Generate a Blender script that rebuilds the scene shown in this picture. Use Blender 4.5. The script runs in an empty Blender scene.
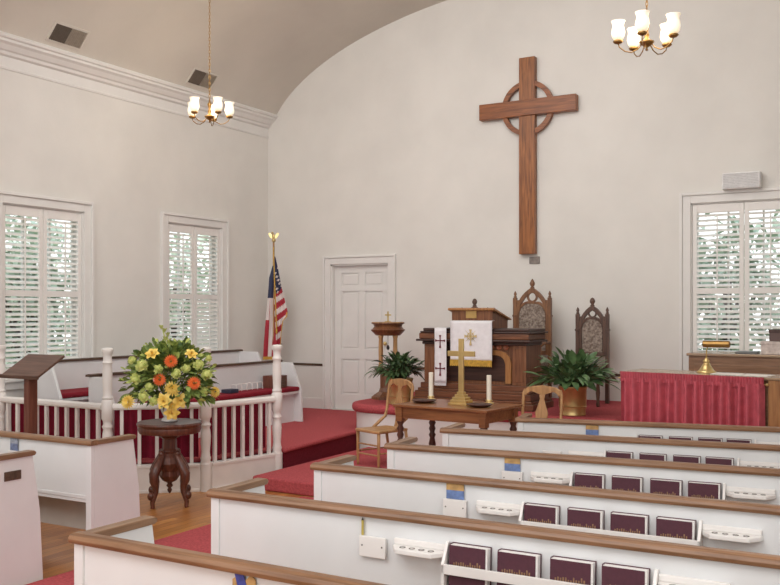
import bpy, bmesh, math, random
from mathutils import Vector, Matrix
random.seed(7)
PI = math.pi
C = bpy.context.scene.collection
rad = math.radians

# ------------------------------------------------------------------ materials
MATS = {}
def srgb(r, g, b):
    f = lambda c: (c/255/12.92) if c/255 <= .04045 else ((c/255+.055)/1.055)**2.4
    return (f(r), f(g), f(b), 1)

def mat(name, col, rough=.5, metal=0, noise=0.0, scale=8, stretch=(1, 1, 1), col2=None, bump=0, emit=0, spec=.5, detail=4, coord='Object', distort=0, bscale=None):
    if name in MATS: return MATS[name]
    m = bpy.data.materials.new(name); m.use_nodes = True
    nt = m.node_tree; b = nt.nodes['Principled BSDF']
    b.inputs['Roughness'].default_value = rough; b.inputs['Metallic'].default_value = metal
    b.inputs['Specular IOR Level'].default_value = spec
    c = srgb(*col); d = srgb(*(col2 or tuple(max(0, x*(1-noise)) for x in col)))
    tc = nt.nodes.new('ShaderNodeTexCoord'); mp = nt.nodes.new('ShaderNodeMapping'); mp.inputs['Scale'].default_value = stretch
    nt.links.new(tc.outputs[coord], mp.inputs['Vector'])
    nz = nt.nodes.new('ShaderNodeTexNoise'); nz.inputs['Scale'].default_value = scale; nz.inputs['Detail'].default_value = detail
    nz.inputs['Distortion'].default_value = distort
    nt.links.new(mp.outputs[0], nz.inputs['Vector'])
    cr = nt.nodes.new('ShaderNodeValToRGB'); cr.color_ramp.elements[0].position = .32; cr.color_ramp.elements[1].position = .68
    cr.color_ramp.elements[0].color = d; cr.color_ramp.elements[1].color = c
    nt.links.new(nz.outputs['Fac'], cr.inputs['Fac']); nt.links.new(cr.outputs['Color'], b.inputs['Base Color'])
    if bump:
        bp = nt.nodes.new('ShaderNodeBump'); bp.inputs['Strength'].default_value = bump; bp.inputs['Distance'].default_value = .01
        src = nz
        if bscale:
            src = nt.nodes.new('ShaderNodeTexNoise'); src.inputs['Scale'].default_value = bscale; nt.links.new(mp.outputs[0], src.inputs['Vector'])
        nt.links.new(src.outputs['Fac'], bp.inputs['Height']); nt.links.new(bp.outputs[0], b.inputs['Normal'])
    if emit:
        nt.links.new(cr.outputs['Color'], b.inputs['Emission Color']); b.inputs['Emission Strength'].default_value = emit
    MATS[name] = m
    return m

def wood(name, c1, c2, axis='z', rough=.38, scale=3):
    st = {'x': (1, 14, 14), 'y': (14, 1, 14), 'z': (14, 14, 1)}[axis]
    return mat(name, c1, rough, scale=scale, stretch=st, col2=c2, detail=6, distort=.6, bump=.05)

WALL = mat('wall plaster', (228, 225, 219), .9, noise=.035, scale=1.6, bump=.06, bscale=30)
CEIL = mat('ceiling plaster', (211, 204, 193), .92, noise=.04, scale=1.2, bump=.06, bscale=25)
TRIM = mat('trim paint', (230, 228, 224), .55, noise=.02, scale=4)
WHITE = mat('white pew paint', (230, 231, 231), .42, noise=.03, scale=2.5)
WHITE2 = mat('white gloss paint', (236, 232, 228), .35, noise=.02, scale=5)
RAILW = mat('white railing paint', (236, 231, 226), .4, noise=.03, scale=6)
CAPX = wood('cap rail wood lengthwise', (150, 112, 82), (112, 78, 52), 'x', .35)
CAPY = wood('cap rail wood crosswise', (150, 116, 88), (112, 82, 58), 'y', .35)
DARKRAIL = wood('dark rail wood', (98, 76, 60), (70, 52, 42), 'y', .4)
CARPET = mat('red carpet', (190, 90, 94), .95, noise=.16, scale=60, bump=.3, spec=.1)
CARPET_SHADED = mat('red carpet shaded', (124, 40, 52), .95, noise=.16, scale=60, bump=.3, spec=.1)  # darker copy of the same carpet, riser shade put into its colour
DRAPE = mat('crimson drape', (140, 32, 56), .8, noise=.12, scale=12, spec=.2)
DRAPE2 = mat('red pleated drape', (204, 98, 110), .8, noise=.1, scale=12, spec=.2)
CUSH = mat('red cushion velvet', (140, 36, 50), .85, noise=.1, scale=30, spec=.2)
BRASS = mat('polished brass', (230, 204, 142), .32, .85, noise=.1, scale=6)
BRASSD = mat('aged brass', (168, 132, 80), .35, 1, noise=.15, scale=8)
GOLD = mat('gold fabric', (220, 176, 70), .6, noise=.18, scale=40)
CROSSZ = wood('cross wood upright', (166, 104, 54), (108, 62, 30), 'z', .38)
CROSSX = wood('cross wood beam', (156, 94, 50), (108, 60, 30), 'x', .38)
PULP = wood('pulpit wood', (138, 92, 62), (98, 60, 40), 'z', .36)
PULPX = wood('pulpit wood horizontal', (130, 84, 58), (88, 54, 38), 'x', .36)
PULPD = wood('dark pulpit wood', (74, 50, 42), (46, 30, 26), 'x', .36)
PULPL = wood('light pulpit wood', (178, 128, 78), (146, 98, 56), 'z', .36)
TABLEX = wood('communion table wood', (150, 100, 64), (116, 72, 44), 'x', .3)
TABLED = wood('turned dark wood', (92, 56, 42), (60, 34, 26), 'z', .35)
VICT = wood('victorian mahogany', (112, 66, 50), (70, 36, 28), 'z', .3)
LECT = wood('lectern wood', (112, 84, 72), (84, 60, 50), 'x', .4)
LECTZ = wood('lectern post wood', (122, 72, 56), (94, 52, 40), 'z', .4)
GOTH = wood('throne wood', (140, 98, 66), (98, 64, 44), 'z', .4)
GOTHD = wood('dark chair wood', (104, 76, 62), (70, 50, 42), 'z', .4)
TAPES = mat('tapestry upholstery', (164, 150, 138), .9, scale=45, col2=(104, 88, 78), detail=2)
OAK = wood('golden oak', (190, 148, 100), (152, 110, 68), 'z', .4)
OAKX = wood('golden oak flat', (190, 146, 98), (154, 112, 70), 'x', .4)
CONS = wood('console wood', (170, 120, 74), (140, 94, 54), 'z', .35)
CONSX = wood('console wood horizontal', (150, 112, 82), (120, 86, 60), 'x', .35)
CONST = wood('console top wood', (178, 152, 124), (150, 122, 96), 'x', .22)
CANDLE = mat('candle wax', (240, 234, 218), .5, noise=.02)
CLOTH = mat('white altar linen', (232, 230, 232), .8, noise=.04, scale=18)
MAROON = mat('maroon book cloth', (84, 40, 54), .6, noise=.1, scale=40)
PAGES = mat('book pages', (240, 236, 232), .8, noise=.05, scale=60, stretch=(1, 20, 1))
GILT = mat('gilt stamping', (158, 122, 88), .5, .2, noise=.2, scale=50)
BLACKI = mat('dark iron', (52, 46, 44), .5, .4, noise=.1)
DARKHOLE = mat('socket shade and screw grey', (120, 114, 108), .8)
GREYP = mat('grey grille', (240, 239, 238), .6, noise=.06, scale=20)
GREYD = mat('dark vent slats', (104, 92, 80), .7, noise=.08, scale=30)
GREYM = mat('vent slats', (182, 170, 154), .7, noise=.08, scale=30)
BLUE = mat('blue print', (120, 146, 200), .6, noise=.25, scale=30)
TAN = mat('tan print', (206, 164, 104), .6, noise=.2, scale=24)
VIOLET = mat('violet blue print', (76, 84, 170), .6, noise=.3, scale=26)
YELLOW = mat('yellow pencil paint', (200, 180, 90), .5, noise=.1)
NAVY = mat('navy book cloth', (52, 54, 76), .6, noise=.1)
PAPER = mat('paper', (236, 232, 226), .8, noise=.03)
PATTERN = mat('patterned paper box', (226, 214, 206), .7, scale=25, col2=(190, 176, 170))
LEAFD = mat('dark fern leaf', (84, 112, 66), .45, scale=9, col2=(40, 62, 38))
LEAFB = mat('broad lily leaf', (104, 134, 86), .34, scale=9, col2=(50, 76, 46))
LEAFY = mat('bouquet leaf', (146, 164, 84), .5, scale=14, col2=(70, 98, 50))
LEAFL = mat('pale green bloom', (212, 214, 130), .6, scale=30, col2=(158, 174, 84))
YPET = mat('yellow petal', (250, 226, 130), .6, scale=18, col2=(238, 200, 86))
OPET = mat('orange petal', (236, 116, 44), .6, scale=18, col2=(214, 84, 24))
CENT = mat('flower centre', (150, 90, 30), .8, noise=.2)
VASE = mat('white glazed vase', (236, 234, 230), .25, noise=.02)
SLAT = mat('shutter paint', (236, 233, 228), .5, noise=.01)
OUTL = mat('garden leaf', (206, 216, 198), .8, scale=2, col2=(146, 166, 144))
OUTL2 = mat('pale garden leaf', (232, 236, 222), .8, scale=2, col2=(192, 206, 184))
BARK = mat('bark', (96, 82, 70), .9, noise=.3, scale=10, stretch=(4, 4, .6))
LAWN = mat('lawn', (120, 136, 84), .95, noise=.3, scale=3)
SOIL = mat('potting soil', (58, 44, 36), .95, noise=.3, scale=30)

def floor_mat():
    m = bpy.data.materials.new('wood floor planks'); m.use_nodes = True
    nt = m.node_tree; b = nt.nodes['Principled BSDF']
    tc = nt.nodes.new('ShaderNodeTexCoord'); mp = nt.nodes.new('ShaderNodeMapping')
    mp.inputs['Rotation'].default_value = (0, 0, rad(90))
    nt.links.new(tc.outputs['Object'], mp.inputs['Vector'])
    br = nt.nodes.new('ShaderNodeTexBrick')
    br.inputs['Scale'].default_value = 1; br.inputs['Brick Width'].default_value = 1.9; br.inputs['Row Height'].default_value = .085
    br.inputs['Mortar Size'].default_value = .0016; br.inputs['Color1'].default_value = srgb(206, 146, 82)
    br.inputs['Color2'].default_value = srgb(168, 108, 58); br.inputs['Mortar'].default_value = srgb(92, 56, 34)
    nt.links.new(mp.outputs[0], br.inputs['Vector'])
    mp2 = nt.nodes.new('ShaderNodeMapping'); mp2.inputs['Scale'].default_value = (16, 1.2, 1)
    nt.links.new(tc.outputs['Object'], mp2.inputs['Vector'])
    nz = nt.nodes.new('ShaderNodeTexNoise'); nz.inputs['Scale'].default_value = 3; nz.inputs['Detail'].default_value = 6
    nt.links.new(mp2.outputs[0], nz.inputs['Vector'])
    mx = nt.nodes.new('ShaderNodeMix'); mx.data_type = 'RGBA'; mx.blend_type = 'MULTIPLY'; mx.inputs[0].default_value = .55
    cr = nt.nodes.new('ShaderNodeValToRGB'); cr.color_ramp.elements[0].color = (.5, .42, .36, 1); cr.color_ramp.elements[1].color = (1.15, 1.1, 1.0, 1)
    cr.color_ramp.elements[0].position = .3; cr.color_ramp.elements[1].position = .7
    nt.links.new(nz.outputs['Fac'], cr.inputs[0])
    nt.links.new(br.outputs['Color'], mx.inputs[6]); nt.links.new(cr.outputs[0], mx.inputs[7])
    nt.links.new(mx.outputs[2], b.inputs['Base Color'])
    b.inputs['Roughness'].default_value = .3
    return m
FLOOR = floor_mat()

def glass_mat():
    m = bpy.data.materials.new('window glass'); m.use_nodes = True
    nt = m.node_tree; nt.nodes.remove(nt.nodes['Principled BSDF'])
    tr = nt.nodes.new('ShaderNodeBsdfTransparent'); tr.inputs[0].default_value = (.96, .98, .97, 1)
    gl = nt.nodes.new('ShaderNodeBsdfGlossy'); gl.inputs['Roughness'].default_value = .05
    fr = nt.nodes.new('ShaderNodeFresnel'); fr.inputs[0].default_value = 1.45
    mx = nt.nodes.new('ShaderNodeMixShader')
    nt.links.new(fr.outputs[0], mx.inputs[0]); nt.links.new(tr.outputs[0], mx.inputs[1]); nt.links.new(gl.outputs[0], mx.inputs[2])
    nt.links.new(mx.outputs[0], nt.nodes['Material Output'].inputs[0])
    return m
GLASS = glass_mat()

def shade_mat():
    m = bpy.data.materials.new('lit opal glass'); m.use_nodes = True
    nt = m.node_tree; b = nt.nodes['Principled BSDF']
    b.inputs['Base Color'].default_value = (.9, .84, .74, 1); b.inputs['Roughness'].default_value = .4
    tc = nt.nodes.new('ShaderNodeTexCoord'); sp = nt.nodes.new('ShaderNodeSeparateXYZ')
    nt.links.new(tc.outputs['Generated'], sp.inputs[0])
    cr = nt.nodes.new('ShaderNodeValToRGB')
    e = cr.color_ramp.elements
    e[0].position = 0; e[0].color = (1.0, .72, .38, 1); e[1].position = 1; e[1].color = (.62, .48, .34, 1)
    n = e.new(.35); n.color = (1, .9, .68, 1); n = e.new(.7); n.color = (1, .86, .62, 1)
    nt.links.new(sp.outputs[2], cr.inputs[0]); nt.links.new(cr.outputs[0], b.inputs['Emission Color'])
    b.inputs['Emission Strength'].default_value = .62
    return m
SHADE = shade_mat()

def flag_mat():
    m = bpy.data.materials.new('flag cloth'); m.use_nodes = True
    nt = m.node_tree; b = nt.nodes['Principled BSDF']; b.inputs['Roughness'].default_value = .8
    a = nt.nodes.new('ShaderNodeVertexColor'); a.layer_name = 'Col'
    nt.links.new(a.outputs[0], b.inputs['Base Color'])
    return m
FLAGM = flag_mat()

# ------------------------------------------------------------------ geometry helpers
def NB(): return bmesh.new()

def box(bm, x0, x1, y0, y1, z0, z1, M=None):
    vs = [bm.verts.new(Vector(p)) for p in [(x0,y0,z0),(x1,y0,z0),(x1,y1,z0),(x0,y1,z0),(x0,y0,z1),(x1,y0,z1),(x1,y1,z1),(x0,y1,z1)]]
    if M is not None:
        for v in vs: v.co = M @ v.co
    for f in [(0,3,2,1),(4,5,6,7),(0,1,5,4),(1,2,6,5),(2,3,7,6),(3,0,4,7)]: bm.faces.new([vs[i] for i in f])
    return bm

def prism(bm, poly, a0, a1, axis='z', M=None):
    def P(p, a):
        v = {'z': (p[0], p[1], a), 'y': (p[0], a, p[1]), 'x': (a, p[0], p[1])}[axis]
        v = Vector(v); return M @ v if M is not None else v
    lo = [bm.verts.new(P(p, a0)) for p in poly]; hi = [bm.verts.new(P(p, a1)) for p in poly]
    n = len(poly)
    for i in range(n): bm.faces.new([lo[i], lo[(i+1) % n], hi[(i+1) % n], hi[i]])
    bm.faces.new(lo[::-1]); bm.faces.new(hi)
    return bm

def band(bm, outer, inner, a0, a1, axis='y', closed=False, M=None):
    """A band between two matched polylines, extruded from a0 to a1."""
    def P(p, a):
        v = Vector({'z': (p[0], p[1], a), 'y': (p[0], a, p[1]), 'x': (a, p[0], p[1])}[axis]); return M @ v if M is not None else v
    n = len(outer)
    O0 = [bm.verts.new(P(p, a0)) for p in outer]; I0 = [bm.verts.new(P(p, a0)) for p in inner]
    O1 = [bm.verts.new(P(p, a1)) for p in outer]; I1 = [bm.verts.new(P(p, a1)) for p in inner]
    for i in range(n if closed else n-1):
        j = (i+1) % n
        bm.faces.new([O0[i], O0[j], I0[j], I0[i]]); bm.faces.new([O1[i], I1[i], I1[j], O1[j]])
        bm.faces.new([O0[i], O1[i], O1[j], O0[j]]); bm.faces.new([I0[i], I0[j], I1[j], I1[i]])
    if not closed:
        for k in (0, n-1): bm.faces.new([O0[k], I0[k], I1[k], O1[k]])
    return bm

def lathe(bm, prof, cx=0, cy=0, n=16, M=None):
    rings = []
    for r, z in prof:
        ring = []
        for i in range(n):
            a = 2*PI*i/n; v = Vector((cx+r*math.cos(a), cy+r*math.sin(a), z))
            ring.append(bm.verts.new(M @ v if M is not None else v))
        rings.append(ring)
    for a, b in zip(rings, rings[1:]):
        for i in range(n): bm.faces.new([a[i], a[(i+1) % n], b[(i+1) % n], b[i]])
    bm.faces.new(rings[0][::-1]); bm.faces.new(rings[-1])
    return bm

def tube(bm, pts, r, n=8):
    pts = [Vector(p) for p in pts]; k = len(pts)
    rs = r if isinstance(r, (list, tuple)) else [r]*k
    rings = []; up = None
    for i, p in enumerate(pts):
        d = (pts[min(i+1, k-1)]-pts[max(i-1, 0)]).normalized()
        if up is None: up = Vector((0, 0, 1)) if abs(d.z) < .9 else Vector((1, 0, 0))
        s = d.cross(up).normalized(); up = s.cross(d).normalized()
        rings.append([bm.verts.new(p+(s*math.cos(2*PI*j/n)+up*math.sin(2*PI*j/n))*rs[i]) for j in range(n)])
    for a, b in zip(rings, rings[1:]):
        for j in range(n): bm.faces.new([a[j], a[(j+1) % n], b[(j+1) % n], b[j]])
    bm.faces.new(rings[0][::-1]); bm.faces.new(rings[-1])
    return bm

def ball(bm, c, r, n=10, m=7):
    r = r if isinstance(r, (tuple, list)) else (r, r, r)
    M = Matrix.Translation(Vector(c)) @ Matrix.Diagonal((r[0], r[1], r[2], 1))
    bmesh.ops.create_uvsphere(bm, u_segments=n, v_segments=m, radius=1, matrix=M)
    return bm

def quad(bm, *ps): bm.faces.new([bm.verts.new(Vector(p)) for p in ps])

def obj(name, bm, m, parent=None, bevel=0, smooth=False, seg=2):
    bmesh.ops.recalc_face_normals(bm, faces=bm.faces)
    me = bpy.data.meshes.new(name); bm.to_mesh(me); bm.free()
    for x in (m if isinstance(m, (list, tuple)) else [m]): me.materials.append(x)
    o = bpy.data.objects.new(name, me); C.objects.link(o)
    if parent is not None: o.parent = parent
    if smooth:
        for p in me.polygons: p.use_smooth = True
        if smooth == 'auto':
            try: me.set_sharp_from_angle(angle=rad(40))
            except Exception: pass
    if bevel:
        b = o.modifiers.new('edge', 'BEVEL'); b.width = bevel; b.segments = seg; b.limit_method = 'ANGLE'; b.angle_limit = rad(40)
    return o

def tag(o, label, cat, group=None, kind=None):
    o['label'] = label; o['category'] = cat
    if group: o['group'] = group
    if kind: o['kind'] = kind
    return o

def thing(name, label, cat, loc=(0, 0, 0), rz=0, group=None, kind=None):
    o = bpy.data.objects.new(name, None); C.objects.link(o); o.empty_display_size = .1
    o.location = loc; o.rotation_euler = (0, 0, rz)
    return tag(o, label, cat, group, kind)

def struct(name, bm, m, parent=None, **k):
    o = obj(name, bm, m, parent, **k)
    if parent is None: o['kind'] = 'structure'
    return o

def dup(root, loc=None, rz=None, label=None):
    def cp(o, par):
        c = o.copy(); C.objects.link(c); c.parent = par
        for ch in KIDS.get(o.name, []): cp(ch, c)
        return c
    r = cp(root, None)
    if loc is not None: r.location = loc
    if rz is not None: r.rotation_euler = (0, 0, rz)
    if label: r['label'] = label
    return r
KIDS = {}
def note_kids(root):
    for o in bpy.data.objects:
        if o.parent is not None: KIDS.setdefault(o.parent.name, [])
        if o.parent is not None and o not in KIDS[o.parent.name]: KIDS[o.parent.name].append(o)

def RZ(a, loc=(0, 0, 0)): return Matrix.Translation(Vector(loc)) @ Matrix.Rotation(a, 4, 'Z')

# ------------------------------------------------------------------ dimensions
XL, XR, YB, YF = -8.445, .565, 11.0, -3.0
VC, VA, VBH, VZ0 = -3.94, 4.505, 1.81, 4.12
def vault(x): return VZ0+VBH*math.sqrt(max(0, 1-((x-VC)/VA)**2))
Z1, Z2, Z3 = .13, .30, .62

# ------------------------------------------------------------------ room shell
struct('floor', box(NB(), XL-.2, XR+.2, YF-.2, YB+.2, -.1, 0), FLOOR)
WINL = [(6.96, .55), (9.41, .53)]
ZS, ZT = .98, 2.845
bm = NB()
ys = [YF]
for c, h in WINL:
    box(bm, XL-.2, XL, ys[-1], c-h, 0, 6.2)
    box(bm, XL-.2, XL, c-h, c+h, 0, ZS); box(bm, XL-.2, XL, c-h, c+h, ZT, 6.2); ys.append(c+h)
box(bm, XL-.2, XL, ys[-1], YB+.2, 0, 6.2)
struct('wall_left', bm, WALL)
WRX, WRH, WRT = -1.754, .579, 2.94
DX0, DX1, DZT = -7.32, -6.37, 2.36
bm = NB()
box(bm, XL, DX0, YB, YB+.2, 0, 6.2); box(bm, DX0, DX1, YB, YB+.2, DZT, 6.2); box(bm, DX0, DX1, YB, YB+.2, 0, Z2)
box(bm, DX1, WRX-WRH, YB, YB+.2, 0, 6.2)
box(bm, WRX-WRH, WRX+WRH, YB, YB+.2, 0, ZS); box(bm, WRX-WRH, WRX+WRH, YB, YB+.2, WRT, 6.2)
box(bm, WRX+WRH, XR+.2, YB, YB+.2, 0, 6.2)
struct('wall_back', bm, WALL)
struct('wall_right', box(NB(), XR, XR+.2, YF, YB, 0, 6.2), WALL)
struct('wall_rear', box(NB(), XL, XR, YF-.2, YF, 0, 6.2), WALL)
bm = NB(); n = 64; prev = None; a0 = math.asin((4.50-VZ0)/VBH)
for i in range(n+1):
    x = VC-VA*math.cos(a0+(PI-2*a0)*i/n); z = vault(x)
    cur = [bm.verts.new((x, YF, z)), bm.verts.new((x, YB, z))]
    if prev: bm.faces.new([prev[0], cur[0], cur[1], prev[1]])
    prev = cur
o = struct('ceiling', bm, CEIL, smooth=True)
# crown moulding along the wall under the vault
prof = [(0, 4.262), (.014, 4.266), (.018, 4.285), (.006, 4.30), (.006, 4.40), (.04, 4.415), (.05, 4.445), (.075, 4.455), (.115, 4.50), (.15, 4.52), (.155, 4.545), (.18, 4.552), (.19, 4.575), (.17, 4.60), (.10, 4.62), (0, 4.62)]
bm = NB(); prism(bm, [(XL+a, z) for a, z in prof], YF, YB-.001, 'y'); struct('trim_1', bm, TRIM)
# dark chair rail and pale wainscot rail
bm = NB(); box(bm, XL, XL+.018, YF, YB, .90, .935); struct('trim_2', bm, DARKRAIL)
bm = NB()
for a, b in ((XL, DX0-.12), (DX1+.12, WRX-WRH-.13)): box(bm, a, b, YB-.018, YB, .915, .945)
struct('trim_3', bm, DARKRAIL)
bm = NB(); box(bm, XL, XL+.02, YF, YB, 0, .16); box(bm, XL, XL+.03, YF, YB, 0, .03); struct('baseboard_left', bm, TRIM)
bm = NB()
for a, b in ((XL, DX0-.12), (DX1+.12, XR)): box(bm, a, b, YB-.02, YB, 0, Z2+.15)
struct('baseboard_back', bm, TRIM)

# ------------------------------------------------------------------ platforms
bm = NB(); prism(bm, [(-5.55, 6.98), (-2.96, 6.93), (-2.94, 7.6), (-2.6, 7.85), (XR, 8.35), (XR, YB), (-5.60, YB)], 0, Z1)
struct('chancel_step', bm, CARPET, bevel=.02)
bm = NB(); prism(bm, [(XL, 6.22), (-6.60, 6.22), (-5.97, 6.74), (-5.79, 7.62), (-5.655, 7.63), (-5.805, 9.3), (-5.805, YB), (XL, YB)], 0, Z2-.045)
struct('choir_platform', bm, CARPET_SHADED)  # body in the darker carpet copy, so the riser's shade is painted in
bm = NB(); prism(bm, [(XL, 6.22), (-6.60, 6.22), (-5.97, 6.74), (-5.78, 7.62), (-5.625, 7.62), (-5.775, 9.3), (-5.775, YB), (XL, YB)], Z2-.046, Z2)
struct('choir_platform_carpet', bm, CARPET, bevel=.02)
struct('choir_riser', box(NB(), XL, -7.60, 6.38, 10.15, Z2, Z2+.1), CARPET_SHADED, bevel=.01)
def platform_outline(off, n=10):
    x0, y0, x1, r = -5.96-off, 9.08-off, -2.64, .46
    p = [(x0, YB), (x0, y0+r)]
    for i in range(1, n+1):
        a = PI+PI/2*i/n; p.append((x0+r+r*math.cos(a), y0+r+r*math.sin(a)))
    return p+[(x1, y0), (x1, YB)]
struct('pulpit_platform', prism(NB(), platform_outline(-.04)[::-1], 0, Z3-.09), TRIM, smooth='auto')
struct('pulpit_platform_carpet', prism(NB(), platform_outline(0)[::-1], Z3-.10, Z3), CARPET, bevel=.04, seg=3, smooth='auto')

# carpet runner down the aisle
o = tag(obj('carpet_runner', prism(NB(), [(-4.80, YF+.1), (-3.16, YF+.1), (-3.16, 6.90), (-4.90, 6.90), (-4.90, 4.9), (-4.80, 4.9)], .0, .012), CARPET), 'long red carpet runner along the wooden floor of the aisle', 'carpet')

# ------------------------------------------------------------------ windows
def window(name, origin, rz, hw, z0, z1, zmid, tilts, cas=.125, wall_t=.2):
    """Origin on the wall face at floor height; local x along the wall, +y outward."""
    root = bpy.data.objects.new(name, None); C.objects.link(root); root.location = origin; root.rotation_euler = (0, 0, rz); root['kind'] = 'structure'
    bm = NB()
    for s in (-1, 1):
        a, b = sorted((s*hw, s*(hw+cas*.72))); box(bm, a, b, -.028, 0, z0-.0, z1+cas*.72)
        a, b = sorted((s*(hw+cas*.72), s*(hw+cas))); box(bm, a, b, -.05, 0, z0, z1+cas)
    box(bm, -hw, hw, -.028, 0, z1, z1+cas*.72); box(bm, -hw-cas*.72, hw+cas*.72, -.05, 0, z1+cas*.72, z1+cas)
    obj('window_casing', bm, TRIM, root, bevel=.004)
    bm = NB(); box(bm, -hw-cas-.02, hw+cas+.02, -.07, .0, z0-.035, z0); box(bm, -hw-cas, hw+cas, -.03, 0, z0-.12, z0-.035)
    obj('window_sill', bm, TRIM, root, bevel=.005)
    bm = NB()
    for s in (-1, 1):
        a, b = sorted((s*hw, s*(hw-.012))); box(bm, a, b, 0, wall_t, z0, z1)
    box(bm, -hw, hw, 0, wall_t, z1-.012, z1); box(bm, -hw, hw, 0, wall_t, z0, z0+.012)
    obj('window_jamb', bm, TRIM, root)
    # sash with bars beyond the shutters
    bm = NB(); y0, y1 = .12, .15
    w = hw-.012
    for s in (-1, 1):
        a, b = sorted((s*w, s*(w-.045))); box(bm, a, b, y0, y1, z0+.012, z1-.012)
    for z in (z0+.012, zmid-.03, z1-.067): box(bm, -w, w, y0, y1, z, z+.055)
    for x in (-w/3, w/3): box(bm, x-.01, x+.01, y0, y1, z0, z1-.02)
    sash = obj('window_sash', bm, TRIM, root)
    bm = NB(); quad(bm, (-w, .135, z0), (w, .135, z0), (w, .135, z1), (-w, .135, z1)); obj('window_pane', bm, GLASS, root)
    # two shutter leaves
    for k, s in enumerate((-1, 1)):
        x0, x1 = sorted((s*.003, s*(hw-.014)))
        st = .05; ya, yb = .012, .042
        bm = NB()
        box(bm, x0, x0+st, ya, yb, z0+.014, z1-.014); box(bm, x1-st, x1, ya, yb, z0+.014, z1-.014)
        rails = [(z0+.014, z0+.11), (zmid-.035, zmid+.035), (z1-.115, z1-.014)]
        for a, b in rails: box(bm, x0+st, x1-st, ya, yb, a, b)
        leaf = obj('shutter_leaf', bm, SLAT, root, bevel=.004)
        bm = NB(); rod = NB()
        for q, (a, b) in enumerate(((rails[0][1], rails[1][0]), (rails[1][1], rails[2][0]))):
            n = max(1, int(round((b-a)/.056))); dz = (b-a)/n
            t = tilts[k][q]
            for i in range(n):
                M = Matrix.Translation(((x0+x1)/2, (ya+yb)/2, a+dz*(i+.5))) @ Matrix.Rotation(rad(t), 4, 'X')
                L = (x1-x0)/2-st
                prism(bm, [(-.032, 0), (-.02, -.0045), (.02, -.0045), (.032, 0), (.02, .0045), (-.02, .0045)], -L, L, 'x', M)
            box(rod, (x0+x1)/2-.007, (x0+x1)/2+.007, -.034, -.022, a+.02, b-.02)
        obj('louver_slat', bm, SLAT, leaf)
        obj('tilt_rod', rod, SLAT, leaf)
    return root
window('window_1', (XL, WINL[0][0], 0), rad(90), WINL[0][1], ZS, ZT, 1.892, ((30, 34), (28, 32)))
window('window_2', (XL, WINL[1][0], 0), rad(90), WINL[1][1], ZS, ZT, 1.892, ((28, 32), (46, 30)))
window('window_3', (WRX, YB, 0), 0, WRH, ZS, WRT, 1.93, ((32, 32), (32, 30)))

# ------------------------------------------------------------------ door
root = bpy.data.objects.new('door_1', None); C.objects.link(root); root['kind'] = 'structure'; root.location = ((DX0+DX1)/2, YB, Z2)
hw = (DX1-DX0)/2; H = DZT-Z2
bm = NB()
for s in (-1, 1):
    a, b = sorted((s*hw, s*(hw+.09))); box(bm, a, b, -.025, 0, 0, H+.09)
    a, b = sorted((s*(hw+.09), s*(hw+.12))); box(bm, a, b, -.045, 0, 0, H+.12)
box(bm, -hw, hw, -.025, 0, H, H+.09); box(bm, -hw-.09, hw+.09, -.045, 0, H+.09, H+.12)
obj('door_casing', bm, TRIM, root, bevel=.004)
bm = NB()
for s in (-1, 1):
    a, b = sorted((s*hw, s*(hw-.02))); box(bm, a, b, 0, .16, 0, H)
box(bm, -hw, hw, 0, .16, H-.02, H); obj('door_jamb', bm, TRIM, root)
w = hw-.022
bm = NB(); box(bm, -w, w, .09, .12, .005, H-.022)      # leaf core, stiles and rails stand proud of it
cols = [(-w+.11, -.045), (.045, w-.11)]
rws = [(.22, .72), (.86, 1.68), (1.75, H-.12)]
box(bm, -w, -w+.11, .07, .09, .005, H-.022); box(bm, w-.11, w, .07, .09, .005, H-.022); box(bm, -.045, .045, .07, .09, .005, H-.022)
for a, b in ((.005, .22), (.72, .86), (1.68, 1.75), (H-.12, H-.022)):
    for c, d in cols: box(bm, c, d, .07, .09, a, b)
leaf = obj('door_leaf', bm, TRIM, root)
for c, d in cols:
    for a, b in rws:
        bm = NB(); box(bm, c+.025, d-.025, .076, .092, a+.025, b-.025); obj('door_panel', bm, TRIM, leaf, bevel=.012)
bm = NB(); lathe(bm, [(.008, 0), (.008, .02), (.026, .03), (.03, .045), (.02, .06), (.002, .064)], n=12, M=Matrix.Translation((w-.055, .07, .95)) @ Matrix.Rotation(rad(90), 4, 'X'))
obj('door_knob', bm, BRASS, leaf, smooth=True)

# ------------------------------------------------------------------ wall and ceiling fittings
t = thing('hanging_cross', 'large brown wooden cross with ring hung high on the white end wall', 'cross', (-4.315, YB-.07, 2.415), kind='thing')
obj('upright', box(NB(), -.105, .105, -.03, .055, 0, 2.47), CROSSZ, t, bevel=.006)
obj('crossbeam', box(NB(), -.645, .645, -.05, .05, 1.735, 1.935), CROSSX, t, bevel=.006)
a = [(.345*math.cos(2*PI*i/48), 1.835+.345*math.sin(2*PI*i/48)) for i in range(48)]
b = [(.285*math.cos(2*PI*i/48), 1.835+.285*math.sin(2*PI*i/48)) for i in range(48)]
obj('ring', band(NB(), a, b, -.018, .04, 'y', closed=True), CROSSX, t)
bm = NB(); box(bm, -4.315, -4.175, YB-.02, YB, 2.295, 2.385); o = obj('mounted_plaque', bm, mat('plaque metal', (138, 130, 124), .5, .3, noise=.15, scale=30), bevel=.005)
tag(o, 'small grey plaque on the wall beneath the foot of the large cross', 'plaque', kind='thing')
t = thing('mounted_speaker', 'pale grey box speaker mounted on the wall above the window', 'speaker', (-1.765, YB, 3.045), kind='thing')
obj('cabinet', box(NB(), -.2, .2, -.15, 0, .02, .20), GREYP, t, bevel=.008)
bm = NB()
for i in range(9): box(bm, -.185, .185, -.158, -.15, .032+i*.018, .042+i*.018)
obj('grille', bm, mat('speaker grille', (226, 225, 224), .7, noise=.1, scale=60), t)

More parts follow.
